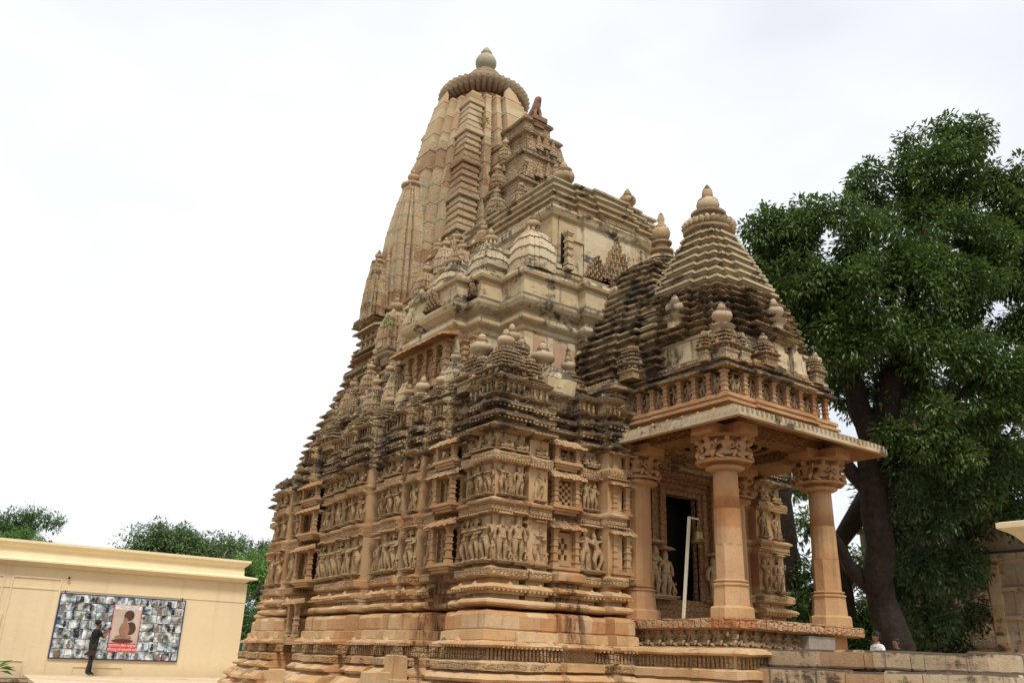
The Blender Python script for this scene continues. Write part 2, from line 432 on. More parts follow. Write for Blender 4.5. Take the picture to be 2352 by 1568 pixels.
def half_spire(root, cx, cy, z0, w, h, mat='spire', ph=None):
    """tall curved turret with deep vertical strips, petals, and a pot; stands on a moulded pedestal"""
    global C0
    C0 = (cx, cy); mb = MB()
    mould(mb, rect(cx-w*.8, cx+w*.8, cy-w*.8, cy+w*.8), [(0, z0-.42), (0, z0-.22), (w*.30, z0-.17), (w*.34, z0-.12), (w*.05, z0-.07), (w*.25, z0-.03), (w*.28, z0+.02), (.02, z0+.04)], .25, .006)
    tb = [(0, 1.0), (.35, 1.0), (.6, .92), (.8, .76), (.92, .60), (1.0, .46)]
    st = [(.78, -.14), (.62, .08), (.40, -.08), (.30, .20)]
    n = 9; pr = []
    for k in range(n):
        a, b = k/n, (k+.97)/n; r_ = .012 if k % 3 == 2 else 0
        pr += [(r_, z0+.03+(h-.03)*a, interp(tb, a)*w), (r_, z0+.03+(h-.03)*b, interp(tb, b)*w)]
    mould(mb, ratha(cx, cy, 1.0, st), pr, 9, .004)
    wf = lambda z: interp(tb, (z-z0)/h)*w
    comb(mb, cx, cy, wf, z0+.04, z0+h*.9, int(h/.07), st)
    for a in range(4):
        for q_ in (.45, -.45):
            x, y = (cx-w*.52, cy+w*q_) if a == 0 else (cx+w*q_, cy-w*.52) if a == 1 else (cx+w*.52, cy+w*q_) if a == 2 else (cx+w*q_, cy+w*.52)
            mb.lathe(x, y, [(w*.17, z0+h*.72), (w*.19, z0+h*.86), (w*.13, z0+h*.97), (.004, z0+h*1.07)], 6, sm=False)
    t = part('half_spire', mb, M[mat], root)
    p = MB(); ph = ph or max(.30, w*1.5)
    amalaka(p, cx, cy, z0+h*.97, w*.60, .07, 14, .2); pot(p, cx, cy, z0+h*.97+.05, ph, .60); part('pot_finial', p, M['pot'], t)
    return t
def pyramid_turret(root, cx, cy, z0, w, h, tiers=5, ph=.45, fat=.62, mat='turret', skirt=True, body=.3):
    """small stepped roof of thin eaves on a carved cube, with skirted pot on top"""
    mb = MB(); pr = []
    zb = z0+h*body
    sq = [(-.3, 0)]
    mould(mb, rect(cx-w*.8, cx+w*.8, cy-w*.8, cy+w*.8), [(0, z0-.1), (0, z0+.02), (w*.12, z0+.05), (w*.12, z0+.09), (0, z0+.11), (0, zb)], ds=.4, ja=.004)
    # carved posts on the cube
    for sx, sy in ((-1, 0), (0, -1), (1, 0), (0, 1)):
        for k in (-.6, 0, .6):
            x = cx+sx*w*.84+(w*k if sx == 0 else 0); y = cy+sy*w*.84+(w*k if sy == 0 else 0)
            mb.box(x-w*.13, x+w*.13, y-w*.13, y+w*.13, z0+.11, zb-.01)
    hh = (h*(1-body))/tiers
    for k in range(tiers):
        ww = w*(1.06-.62*k/tiers); z = zb+hh*k
        pl = ratha(cx, cy, ww*.9, [(.55, .10)])
        mould(mb, pl, [(-.35*ww*.3, z+.0), (.02, z+hh*.12), (.05*w+.02, z+hh*.34), (.05*w+.02, z+hh*.52), (-.04, z+hh*.98), (-.16*ww, z+hh*1.0)], ds=.12, ja=.012)
    for sx, sy in ((-1, 0), (0, -1), (1, 0), (0, 1)):   # gable crest on each face
        x = cx+sx*w*.92; y = cy+sy*w*.92
        mb.lathe(x, y, [(w*.30, zb+hh*.25), (w*.26, zb+hh*1.0), (w*.12, zb+hh*1.5), (.004, zb+hh*1.9)], 6, sm=False)
    zt = z0+h
    if skirt:
        amalaka(mb, cx, cy, zt-.03, w*.62, .10, 14, .2)
    t = part('turret', mb, M[mat], root)
    if ph:
        p = MB(); pot(p, cx, cy, zt+.02, ph, fat); part('pot_finial', p, M['pot'], t)
    return t

SIDE = lambda x: Face(x, 0, 0, -1)       # faces -X; u = -y
FRONT = lambda y: Face(0, y, 1, 0)       # faces -Y; u = x

def colonette(mb, u, v, z0, z1, r):
    """square ringed shaft"""
    h = z1-z0
    for a, b, k in ((0, .10, 1.45), (.10, .14, 1.1), (.14, .17, 1.5), (.17, .21, 1.1), (.21, .36, 1), (.36, .40, 1.35), (.40, .54, 1), (.54, .58, 1.35), (.58, .72, 1), (.72, .76, 1.35), (.76, .88, 1), (.88, .93, 1.3), (.93, 1.0, 1.6)):
        q = r*k; mb.box(u-q, u+q, v-q, v+q, z0+a*h, z0+b*h)
def slab(mb, u0, u1, v0, v1, z0, z1, lip=.0):
    mb.box(u0, u1, v0, v1, z0, z1)
def curved_eave(mb, u0, u1, v0, z0, out_, drop, th=.045, ribs=True):
    """sloping ribbed awning slab over a niche"""
    n = max(3, int((u1-u0)/.07))
    for k in range(n):
        a = u0+(u1-u0)*k/n; b = u0+(u1-u0)*(k+1)/n; g = (b-a)*.12
        t = .008*((k*7) % 3)
        pts = [(v0, z0+th+.05), (v0+out_*.6, z0+th-.01-drop*.3), (v0+out_, z0-drop+th), (v0+out_+.01, z0-drop), (v0, z0-.01)]
        mb.rings([[(a+g*.2, v, z+t) for v, z in pts], [(b-g, v, z+t) for v, z in pts]])

# ------------------------------------------------------------------ carved figures (templates one unit tall)
def skin(name, nodes, edges, sub_=1):
    me = bpy.data.meshes.new(name+'_t')
    keys = list(nodes); idx = {k: i for i, k in enumerate(keys)}
    me.from_pydata([nodes[k][:3] for k in keys], [(idx[a], idx[b]) for a, b in edges], [])
    o = bpy.data.objects.new(name+'_t', me); COL.objects.link(o)
    md = o.modifiers.new('s', 'SKIN'); md.use_smooth_shade = True
    if not me.skin_vertices:
        bm = bmesh.new(); bm.from_mesh(me); bm.verts.layers.skin.verify(); bm.to_mesh(me); bm.free()
    sv = me.skin_vertices[0].data
    for k in keys:
        r = nodes[k][3]; sv[idx[k]].radius = (r, nodes[k][4] if len(nodes[k]) > 4 else r)
    sv[0].use_root = True
    s2 = o.modifiers.new('u', 'SUBSURF'); s2.levels = sub_; s2.render_levels = sub_
    dg = bpy.context.evaluated_depsgraph_get(); dg.update()
    m2 = bpy.data.meshes.new_from_object(o.evaluated_get(dg)); m2.name = name
    bpy.data.objects.remove(o)
    return m2
def body_nodes(hip=.0, lean=.0, la=((-.17, -.02, .64), (-.13, -.07, .52)), ra=((.17, -.02, .64), (.12, -.07, .70)), lk=(-.06, -.03, .27), rk=(.07, -.03, .27), lf=(-.06, 0, .03), rf=(.07, 0, .03), slim=1.0, crown=.06, turn=0):
    s = slim
    N = {'pel': (hip, 0, .50, .080*s), 'bel': (hip*.5, -.005, .585, .056*s), 'che': (lean, -.005, .69, .082*s),
         'nec': (lean, 0, .79, .034), 'hea': (lean-hip*.4+turn, -.01, .865, .056), 'cr': (lean-hip*.5+turn, 0, .865+.07, .045), 'top': (lean-hip*.5+turn, 0, .90+crown+.03, .02),
         'ls': (lean-.105, 0, .745, .042), 'le': (*la[0], .033), 'lh': (*la[1], .025), 'rs': (lean+.105, 0, .745, .042), 're': (*ra[0], .033), 'rh': (*ra[1], .025),
         'lt': (hip-.055, -.005, .45, .066), 'lk': (*lk, .046), 'la': (lf[0], lf[1], .06, .030), 'lf': (lf[0], -.06, .025, .026),
         'rt': (hip+.055, -.005, .45, .066), 'rk': (*rk, .046), 'ra': (rf[0], rf[1], .06, .030), 'rf': (rf[0], -.06, .025, .026)}
    E_ = [('pel', 'bel'), ('bel', 'che'), ('che', 'nec'), ('nec', 'hea'), ('hea', 'cr'), ('cr', 'top'), ('che', 'ls'), ('ls', 'le'), ('le', 'lh'), ('che', 'rs'), ('rs', 're'), ('re', 'rh'),
          ('pel', 'lt'), ('lt', 'lk'), ('lk', 'la'), ('la', 'lf'), ('pel', 'rt'), ('rt', 'rk'), ('rk', 'ra'), ('ra', 'rf')]
    return N, E_
def join_mesh(name, items, extra=None, mats=None):
    """items: (mesh, matrix); extra: MB"""
    bm = bmesh.new()
    for me, mt in items:
        t = me.copy(); t.transform(mt); bm.from_mesh(t); bpy.data.meshes.remove(t)
    if extra:
        t = extra.mesh('x', M['figure']); bm.from_mesh(t); bpy.data.meshes.remove(t)
    me = bpy.data.meshes.new(name); bm.to_mesh(me); bm.free(); me.materials.clear(); me.materials.append(mats or M['figure'])
    return me
def ped(mb, w=.17, h=.055, d=.14):
    mb.rings([[(-w*.9, -.02, 1.02), (w*.9, -.02, 1.02), (w*.9, .03, 1.02), (-w*.9, .03, 1.02)], [(-w*.9, -d*.8, 1.035), (w*.9, -d*.8, 1.035), (w*.9, .03, 1.035), (-w*.9, .03, 1.035)], [(-w*.5, -d*.4, 1.09), (w*.5, -d*.4, 1.09), (w*.5, .03, 1.09), (-w*.5, .03, 1.09)]])
    mb.box(-w, w, -d, .04, -h*.55, 0); mb.box(-w*.8, w*.8, -d*.8, .04, -h*1.2, -h*.5); mb.box(-w*1.05, w*1.05, -d*1.05, .04, -.012, .012)
FIG = []
TR = Matrix.Translation; SC = lambda s: Matrix.Scale(s, 4)
poses = [
    dict(hip=.035, lean=-.01, ra=((.20, -.02, .66), (.15, -.06, .80)), la=((-.16, -.02, .62), (-.15, -.02, .46)), rk=(.06, -.04, .27)),
    dict(hip=-.05, lean=.03, la=((-.20, -.02, .66), (-.12, -.07, .72)), ra=((.19, -.01, .62), (.11, -.02, .50)), lk=(-.10, -.04, .28), rf=(.03, 0, .03), slim=.92),
    dict(hip=.0, lean=0, la=((-.16, 0, .60), (-.16, -.02, .44)), ra=((.16, 0, .60), (.16, -.02, .44)), crown=.08),
    dict(hip=.06, lean=-.03, la=((-.18, -.04, .70), (-.08, -.08, .64)), ra=((.19, 0, .78), (.10, -.02, .90)), rk=(.13, -.05, .30), lf=(.02, 0, .03), slim=.9),
    dict(hip=-.03, lean=.02, la=((-.19, 0, .80), (-.12, -.02, .92)), ra=((.17, -.03, .63), (.05, -.09, .60)), lk=(-.10, -.05, .27), slim=1.0),
    dict(hip=.02, lean=0, la=((-.17, -.03, .64), (-.06, -.09, .66)), ra=((.17, -.03, .64), (.06, -.09, .66)), crown=.09, slim=1.05),
]
solo = [skin('carved_figure', *body_nodes(**p)) for p in poses]
def breasts(mb):
    for sx in (-1, 1): mb.lathe(sx*.04+.0, -.06, [(.001, .655), (.034, .668), (.042, .69), (.034, .712), (.001, .722)], 8)
for k, me in enumerate(solo):
    x = MB(); ped(x)
    if k in (1, 3, 4): breasts(x)
    # girdle, necklace and skirt hem
    x.lathe(poses[k]['hip'], 0, [(.085, .515), (.095, .50), (.085, .485)], 12)
    x.lathe(poses[k]['lean'], -.005, [(.05, .775), (.06, .765), (.05, .755)], 10)
    items = [(me, Matrix())]
    if k in (1, 4): items.append((solo[5], TR((.19, -.01, 0)) @ SC(.42)))
    if k in (0, 2, 5):   # attendant beside the legs
        items.append((solo[(k+1) % 6], TR((-.17 if k != 2 else .17, -.02, 0)) @ SC(.36)))
    FIG.append(join_mesh('carved_figure', items, x))
# couples
for a, b in ((0, 1), (5, 3), (2, 4)):
    x = MB(); ped(x, .27)
    FIG.append(join_mesh('carved_figure', [(solo[a], TR((-.12, 0, 0))), (solo[b], TR((.13, -.03, 0)) @ SC(.93))], x))
# rearing beast with rider
bn = {'pel': (.02, 0, .38, .10), 'bel': (-.02, -.02, .52, .09), 'che': (.05, -.03, .66, .10), 'nec': (.12, -.05, .76, .07), 'hea': (.06, -.10, .86, .065), 'muz': (-.05, -.14, .84, .045), 'ear': (.10, -.06, .95, .02),
      'a1': (-.08, -.08, .64, .045), 'a2': (-.15, -.08, .56, .03), 'b1': (-.02, -.10, .58, .04), 'b2': (-.12, -.10, .47, .03),
      'h1': (-.10, -.04, .28, .065), 'h2': (.0, -.02, .14, .035), 'h3': (-.05, -.05, .03, .03), 'g1': (.12, -.02, .26, .06), 'g2': (.07, 0, .12, .035), 'g3': (.12, -.05, .03, .03), 't1': (.17, .02, .40, .025), 't2': (.2, .02, .6, .02)}
be = [('pel', 'bel'), ('bel', 'che'), ('che', 'nec'), ('nec', 'hea'), ('hea', 'muz'), ('hea', 'ear'), ('che', 'a1'), ('a1', 'a2'), ('bel', 'b1'), ('b1', 'b2'), ('pel', 'h1'), ('h1', 'h2'), ('h2', 'h3'), ('pel', 'g1'), ('g1', 'g2'), ('g2', 'g3'), ('pel', 't1'), ('t1', 't2')]
x = MB(); ped(x, .2)
FIG_BEAST = join_mesh('carved_beast', [(skin('b', bn, be), Matrix()), (solo[1], TR((-.13, -.05, 0)) @ SC(.42)), (solo[3], TR((.09, -.01, .50)) @ SC(.36))], x)
# seated figures (height about .62 unit)
def seated(la, ra, lean):
    N = {'pel': (0, 0, .12, .10), 'bel': (lean*.5, 0, .24, .075), 'che': (lean, -.01, .36, .095), 'nec': (lean, 0, .47, .04), 'hea': (lean, -.02, .55, .07), 'top': (lean, 0, .66, .045),
         'ls': (lean-.12, 0, .42, .045), 'le': (*la[0], .038), 'lh': (*la[1], .03), 'rs': (lean+.12, 0, .42, .045), 're': (*ra[0], .038), 'rh': (*ra[1], .03),
         'lt': (-.12, -.06, .11, .07), 'lk': (-.22, -.13, .10, .055), 'lf': (-.04, -.17, .04, .04), 'rt': (.12, -.06, .12, .07), 'rk': (.20, -.13, .24, .055), 'rf': (.15, -.14, .03, .035)}
    E_ = [('pel', 'bel'), ('bel', 'che'), ('che', 'nec'), ('nec', 'hea'), ('hea', 'top'), ('che', 'ls'), ('ls', 'le'), ('le', 'lh'), ('che', 'rs'), ('rs', 're'), ('re', 'rh'), ('pel', 'lt'), ('lt', 'lk'), ('lk', 'lf'), ('pel', 'rt'), ('rt', 'rk'), ('rk', 'rf')]
    return skin('seated_figure', N, E_)
seats = [seated(((-.2, -.03, .28), (-.1, -.13, .22)), ((.2, -.04, .30), (.19, -.12, .30)), .0), seated(((-.22, -.02, .36), (-.2, -.04, .52)), ((.18, -.04, .28), (.06, -.12, .30)), .03)]
SEAT = []
for k in range(3):
    x = MB(); x.box(-.24, .24, -.18, .05, -.05, .02)
    it = [(seats[k % 2], Matrix())] if k < 2 else [(seats[0], TR((-.17, 0, 0)) @ SC(.95)), (seats[1], TR((.2, 0, 0)) @ SC(.9))]
    SEAT.append(join_mesh('seated_figure', it, x))

FIGURES = []          # (mesh, name, location, rotz, scale)
def put_fig(face, u, v, z, h, kind=None, name='carved_figure'):
    if kind is None: kind = random.choice(FIG)
    ang = math.atan2(face.u[1], face.u[0])
    FIGURES.append((kind, name, face((u, v, z)), ang, h))

# ================================================================== THE TEMPLE
AX = 13.2          # the temple's long axis runs along +Y at this x
temple = empty('temple', (AX, 16.0, 0), 'tall carved sandstone temple with curved spire, stepped porch roof and pillared entrance porch', 'temple')
rng = random.Random(3)

# ---- profiles
P_PLINTH = ([(.95, -.30), (.93, .22), (.86, .27), (.74, .30), (.72, .36)] + [(.84, .40), (.83, .46), (.66, .58), (.50, .60), (.48, .64)] +
            [(.62, .66), (.64, .70), (.50, .78), (.42, .80), (.40, .82), (.52, .83), (.52, .945), (.44, .96), (.36, .975)])
P_FRIEZE = [(.33, .97), (.33, 1.16)]
P_BLOCK = [(.36, 1.155), (.50, 1.175), (.52, 1.20), (.50, 1.235), (.34, 1.27), (.36, 1.275), (.34, 1.42), (.25, 1.435), (.27, 1.46), (.27, 1.66), (.24, 1.715), (.15, 1.74), (.03, 1.75), (-.03, 1.752)]
P_TORUS = [(-.03, 1.785), (.08, 1.79), (.17, 1.80), (.235, 1.82), (.25, 1.855), (.235, 1.89), (.17, 1.92), (.04, 1.93), (-.02, 1.935), (-.02, 2.0), (.07, 2.005), (.09, 2.055)]
P_KAP = [(.08, 2.05), (.20, 2.07), (.215, 2.10), (.17, 2.14), (.06, 2.175), (-.04, 2.18), (-.04, 2.25), (.06, 2.26), (.13, 2.285), (.15, 2.29), (.15, 2.405), (.08, 2.43), (.0, 2.45)]
P_WALL1 = [(0, 2.44), (0, 3.30), (.05, 3.31), (.07, 3.345), (.12, 3.36), (.12, 3.47), (.17, 3.485), (.18, 3.52), (.10, 3.56), (0, 3.58)]
P_WALL2 = [(-.005, 3.57), (-.005, 4.17), (.05, 4.19), (.12, 4.23), (.13, 4.24), (.13, 4.35), (.06, 4.38), (0, 4.40), (0, 4.70)]
def eaves(z0):
    return ([(-.01, z0), (.10, z0+.03), (.24, z0+.07), (.25, z0+.10), (.10, z0+.18), (.02, z0+.19)] +
            [(.0, z0+.24), (.06, z0+.26), (.20, z0+.29), (.215, z0+.32), (.16, z0+.37), (.02, z0+.41)] +
            [(.0, z0+.45), (.06, z0+.47), (.19, z0+.50), (.20, z0+.53), (.15, z0+.58), (-.02, z0+.62)] +
            [(-.03, z0+.66), (.10, z0+.70), (.12, z0+.73), (.02, z0+.76), (-.03, z0+.77), (-.03, z0+.95), (.10, z0+1.0), (.13, z0+1.03), (-.05, z0+1.12)])
P_EAVES = eaves(4.70)

plinth, torus, frieze, wall, band, corn = MB(), MB(), MB(), MB(), MB(), MB()
def stack(poly, k=0.0, dz=0.0, top=99, ja=.010):
    sh = lambda P: [(o*(1-k), z+dz) for o, z in P]
    mould(plinth, poly, sh(P_PLINTH), .22, .016)
    mould(frieze, poly, sh(P_FRIEZE), .5, .004)
    mould(plinth, poly, sh(P_BLOCK), .22, .012)
    mould(torus, poly, sh(P_TORUS), .3, .006)
    mould(plinth, poly, sh(P_KAP), .14, .012)
    if top == 0: return
    mould(wall, poly, sh(P_WALL1), .25, ja)
    mould(wall, poly, sh(P_WALL2), .25, ja)
    for o_, a_, b_ in ((.154, 2.30, 2.395), (.124, 3.375, 3.46), (.134, 4.25, 4.34), (.524, .84, .935)):
        mould(band, poly, [(o_*(1-k)-.03, a_+dz), (o_*(1-k), a_+dz+.004), (o_*(1-k), b_+dz-.004), (o_*(1-k)-.03, b_+dz)], .25, .004)
    mould(corn, poly, sh(P_EAVES[:top]), .13, .020)
# core mass
core = [(8.88, 12.44), (10.9, 12.44), (10.9, 12.25), (11.35, 12.25), (11.35, 12.95), (12.2, 12.95), (12.2, 15.5), (14.2, 15.5), (14.2, 12.95), (15.05, 12.95), (15.05, 12.25), (16.0, 12.25), (16.0, 14.3), (17.4, 14.3), (17.4, 20.8), (8.88, 20.8)]
stack(core, .25)
stack([(8.885, 20.6), (17.38, 20.6), (17.38, 21.9), (16.9, 21.9), (16.9, 24.2), (9.5, 24.2), (9.5, 21.9), (8.885, 21.9)], .25, .003, 12)
# projecting piers of the side wall: (y0, y1, face x)
side_piers = [(12.12, 12.66, 8.44), (12.80, 13.22, 8.56), (14.12, 14.50, 8.60), (14.68, 15.08, 8.50), (15.26, 15.88, 8.42), (16.08, 16.44, 8.54), (16.66, 17.46, 8.36), (17.70, 18.28, 8.46), (18.50, 19.06, 8.56), (20.16, 20.70, 8.52), (20.92, 21.40, 8.42), (21.60, 22.02, 8.52)]
for i, (a, b, fx) in enumerate(side_piers):
    dz = rng.uniform(-.012, .012) if i else 0
    if i: stack(Box(fx, 9.3, a+.02, b-.02, (1, 0, .10, .10)), .06*(i % 3), dz, 12 if i > 9 else 99)
    else: stack(Box(fx, 9.05, a, b, (1, .25, 1, .25)), 0, 0)
front_piers = [(9.20, 9.62, 12.16), (10.44, 10.80, 12.22), (10.9, 11.25, 11.98), (15.2, 15.55, 12.05), (15.66, 16.12, 12.12)]
for i, (a, b, fy) in enumerate(front_piers): stack(Box(a, b, fy, 12.9, (.25, .25 if i < 4 else 1, 1, 0)), .12, .006+.004*i)
stack(Box(9.76, 10.30, 12.08, 12.9, (.25, .25, 1, 0)), .0, .01, 0)
rear_piers = [(9.30, 22.5, 23.1), (9.24, 23.25, 24.0)]
for fx, a, b in rear_piers: stack(Box(fx, 10.0, a, b, (1, 0, .25, .6)), .1, -.008, 12)

def ribs(face, u0, u1, v, z0, z1, mb, step=.075):
    n = int((u1-u0)/step)
    for k in range(n):
        u = u0+(u1-u0)*(k+.5)/n
        mb.box(u-step*.27, u+step*.27, v-.02, v+.045, z0, z1)
def pendants(face, u0, u1, v, z, mb, step=.085, s=.016):
    n = max(1, int((u1-u0)/step))
    for k in range(n):
        u = u0+(u1-u0)*(k+.5)/n
        mb.box(u-s, u+s, v-.03, v, z-.03, z)
def crest(face, u, v, z, w, h, mb):
    mb.rings([[(u-w, v-.06, z), (u+w, v-.06, z), (u+w, v+.02, z), (u-w, v+.02, z)], [(u-w*.55, v-.06, z+h*.5), (u+w*.55, v-.06, z+h*.5), (u+w*.5, v, z+h*.5), (u-w*.5, v, z+h*.5)], [(u-.008, v-.05, z+h), (u+.008, v-.05, z+h), (u+.008, v-.03, z+h), (u-.008, v-.03, z+h)]])
def dress(face, u0, u1, v, dz=0):
    """carved detail on one pier face"""
    frieze.T = plinth.T = corn.T = band.T = face
    ribs(face, u0-.3, u1+.3, v+.33, .985+dz, 1.15+dz, frieze)
    um = (u0+u1)/2
    crest(face, um, v+.44, 1.21+dz, .10, .10, plinth); crest(face, um, v+.16, 2.10+dz, .09, .10, plinth)
    pendants(face, u0-.1, u1+.1, v+.20, 2.075+dz, plinth); pendants(face, u0-.1, u1+.1, v+.51, 1.19+dz, plinth)
    pendants(face, u0-.1, u1+.1, v+.12, 3.345+dz, plinth, .06, .013)
    pendants(face, u0-.1, u1+.1, v+.12, 4.235+dz, plinth, .06, .013)
    for z in (4.97, 5.18)[:1 if u0 < -20.5 else 2]:
        pendants(face, u0-.12, u1+.12, v+.18, z+dz, corn, .09, .02)
        crest(face, um, v+.15, z+.05+dz, .11, .11, corn)
    for uu in (u0+.02, u1-.02):
        crest(face, uu, v+.15, 5.0+dz, .05, .07, corn)
    n = max(2, int((u1-u0)/.11)) if u0 > -20.9 else 0
    for k in range(n):
        u = u0+(u1-u0)*(k+.5)/n
        corn.box(u-.02, u+.02, v-.05, v+.02, 5.475+dz, 5.65+dz)
    frieze.T = plinth.T = corn.T = band.T = None
for i, (a, b, fx) in enumerate(side_piers):
    F = SIDE(fx); dress(F, -b, -a, 0)
for (a, b, fy) in [(8.44, 9.05, 12.12)]+front_piers:
    dress(FRONT(fy), a, b, 0)
 

# figures on the piers
def row_figs(F, um, w, big=True, jx=0):
    n = 2 if w > .5 else 1
    for k in range(n):
        u = um+(k-(n-1)/2)*max(.30, w*.50)
        h_ = rng.uniform(.70, .78) if w > .4 else .66
        put_fig(F, u, .03, 2.53, h_, rng.choice(FIG[:6])); put_fig(F, u, .03, 3.63, .54, rng.choice(FIG[:6])); put_fig(F, u, .03, 4.42, .44, rng.choice(SEAT[:2]), 'seated_figure')
for i, (a, b, fx) in enumerate(side_piers):
    row_figs(SIDE(fx), -(a+b)/2, b-a)
    # figures in the recess beyond each pier
    if i in (3, 4, 6, 7, 10):
        put_fig(SIDE(8.98), -(b+.09), .18, 2.52, .62, rng.choice((FIG_BEAST, FIG[3], FIG[1])))
        put_fig(SIDE(8.98), -(b+.09), .18, 3.62, .48, rng.choice((FIG_BEAST, FIG[4], FIG[0])))
row_figs(FRONT(12.12), 8.76, .66); put_fig(FRONT(12.38), 9.13, .12, 2.53, .66, FIG_BEAST, 'carved_beast')
row_figs(FRONT(12.22), 9.44, .5)
put_fig(FRONT(12.22), 10.62, .03, 2.53, .76, FIG[7]); put_fig(FRONT(12.22), 10.62, .03, 3.62, .54, FIG[8]); put_fig(FRONT(12.22), 10.62, .04, 4.42, .4, SEAT[2], 'seated_figure')
row_figs(FRONT(12.05), 15.37, .34); row_figs(FRONT(12.12), 15.9, .45)
for fx, a, b in rear_piers: row_figs(SIDE(fx), -(a+b)/2, b-a)

# pillared niches (window shrines) of the side and front walls, rows one to three
def shrine(F, u0, u1, v, fig='stand', rows=((2.55, 3.22), (3.62, 4.12), (4.42, 4.70))):
    for k, (z0, z1) in enumerate(rows):
        h = z1-z0; r = .042
        niche = MB(); recess = MB(); niche.T = recess.T = F
        niche.box(u0-.04, u1+.04, -.1, v+.05, z0-.05, z0); niche.box(u0, u1, -.1, v+.01, z0-.10, z0-.045); niche.box(u0+.04, u1-.04, -.1, v-.03, z0-.15, z0-.095)
        for u in (u0+.05, u1-.05):
            colonette(niche, u, v-.03, z0, z1-.02, r)
            colonette(niche, u, v-.26, z0, z1-.02, r*.9)
        niche.box(u0-.01, u1+.01, -.1, v+.02, z1-.025, z1+.02)
        curved_eave(niche, u0-.10, u1+.10, v-.06, z1+.03, .17, .06)
        part('shrine_niche', niche, M['wall'], temple)
        recess.box(u0+.02, u1-.02, -.05, v-.30, z0, z1-.03); part('recess_shade_fill', recess, M['dark'], temple)  # solid black block painted in place of the niche's shade
        if fig == 'lattice' and k < 2:
            lattice = MB(); lattice.T = F
            n = 5; rows_ = 7 if k else 6; U0, U1 = u0+.13, u1-.13; Z0, Z1 = z0+.03, z1-.06
            du = (U1-U0)/n; dz = (Z1-Z0)/rows_
            for a in range(n):
                for b in range(rows_):
                    hole = (a+b) % 2 == 0 and (k or (1 <= a <= 3 and 1 <= b <= 4))
                    if not hole: lattice.box(U0+a*du, U0+(a+1)*du, v-.16, v-.10, Z0+b*dz, Z0+(b+1)*dz)
            lattice.box(U0-.05, U0, v-.17, v-.09, Z0-.03, Z1+.03); lattice.box(U1, U1+.05, v-.17, v-.09, Z0-.03, Z1+.03)
            part('lattice_window', lattice, M['wall'], temple)
        elif k < 2: put_fig(F, (u0+u1)/2, v-.16, z0+.02, h*.92, rng.choice(FIG[:6]))
        else: put_fig(F, (u0+u1)/2, v-.14, z0+.02, h*1.5, SEAT[k % 3], 'seated_figure')
shrine(SIDE(8.78), -13.98, -13.34, .42)
shrine(SIDE(8.78), -20.14, -19.30, .42)
shrine(FRONT(12.55), 9.76, 10.36, .40, 'lattice')
shrine(FRONT(12.25), 11.0, 11.42, .30)
niche = MB()
# small shrine let into the plinth of the side
niche.T = SIDE(8.78)
for u in (-20.0, -19.62): colonette(niche, u, .45, 1.30, 2.02, .045)
niche.box(-20.12, -19.5, .0, .5, 1.22, 1.30); niche.box(-20.1, -19.52, 0, .5, 1.14, 1.215); curved_eave(niche, -20.2, -19.42, .38, 2.05, .22, .05)
niche.T = None
put_fig(SIDE(8.78), -19.81, .36, 1.34, .55, FIG[1])
part('plinth', plinth, M['base'], temple); part('plinth_roll', torus, M['base'], temple); part('plinth_frieze', frieze, M['base_carved'], temple)
part('wall', wall, M['wall'], temple); part('carved_band', band, M['base_carved'], temple); part('cornice', corn, M['cornice'], temple)
part('plinth_shrine', niche, M['wall'], temple)

for x_, y_, w_, h_ in ((7.72, 18.9, .34, .62), (7.66, 14.3, .48, .70), (7.95, 14.2, .34, .98)):
    q = MB(); mould(q, rect(x_-w_/2, x_+w_/2, y_-w_/2, y_+w_/2), [(0, -.05), (0, h_*.6), (-.02, h_*.62), (-.03, h_), (-.06, h_+.02)], .12, .015)
    part('plinth_block', q, M['base'], temple)
# ---- stepped mass under the spires
mass = MB()
C0 = (AX, 20.4)
pl = ratha(AX, 20.4, 3.45, [(.72, .10), (.42, .20)])
zz = [(5.5, 1.0), (6.0, .97), (6.6, .91), (7.2, .84), (7.8, .79), (8.4, .75), (9.0, .71), (9.7, .68)]
prf = []
for k, (z, s_) in enumerate(zz[:-1]):
    z2 = zz[k+1][0]; hh = z2-z
    prf += [(-.04, z, s_), (.0, z+hh*.30, s_), (.16, z+hh*.36, s_), (.18, z+hh*.42, s_), (.04, z+hh*.52, s_), (.02, z+hh*.62, s_), (.15, z+hh*.68, s_), (.16, z+hh*.74, s_), (.0, z+hh*.86, s_*.99), (-.05, z+hh*.97, s_*.985)]
mould(mass, pl, prf, .16, .022)
# side bhadra balcony stack below the side spires
for x0, y0, y1, za, zb in ((8.92, 18.4, 20.95, 5.5, 6.2), (9.2, 18.7, 20.9, 6.15, 6.85), (9.42, 18.9, 20.95, 6.8, 7.5), (9.62, 19.2, 20.85, 7.45, 8.2), (9.72, 19.6, 20.7, 8.15, 8.72), (9.86, 19.8, 20.7, 8.65, 9.3), (9.72, 19.8, 20.8, 9.28, 9.55)):
    hh = zb-za
    mould(mass, rect(x0, 12.5, y0, y1), [(0, za), (0, za+hh*.4), (.16, za+hh*.46), (.18, za+hh*.52), (.03, za+hh*.62), (.0, za+hh*.70), (.14, za+hh*.76), (.15, za+hh*.82), (-.02, za+hh*.95)], .14, .02)
part('spire_base', mass, M['turret'], temple)
# gallery under the side spires
for k in range(4):
    g = MB(); g.T = SIDE(9.86); colonette(g, -20.66+k*.27, .06, 8.72, 9.22, .05); part('colonette', g, M['spire_plain'], temple)
g = MB(); g.T = SIDE(9.86); g.box(-20.78, -19.75, -.1, .16, 8.64, 8.72); curved_eave(g, -20.9, -19.6, .0, 9.24, .30, .07); g.T = None
part('gallery', g, M['spire_plain'], temple)
for k in range(3): put_fig(SIDE(9.86), -20.53+k*.27, .0, 8.74, .42)

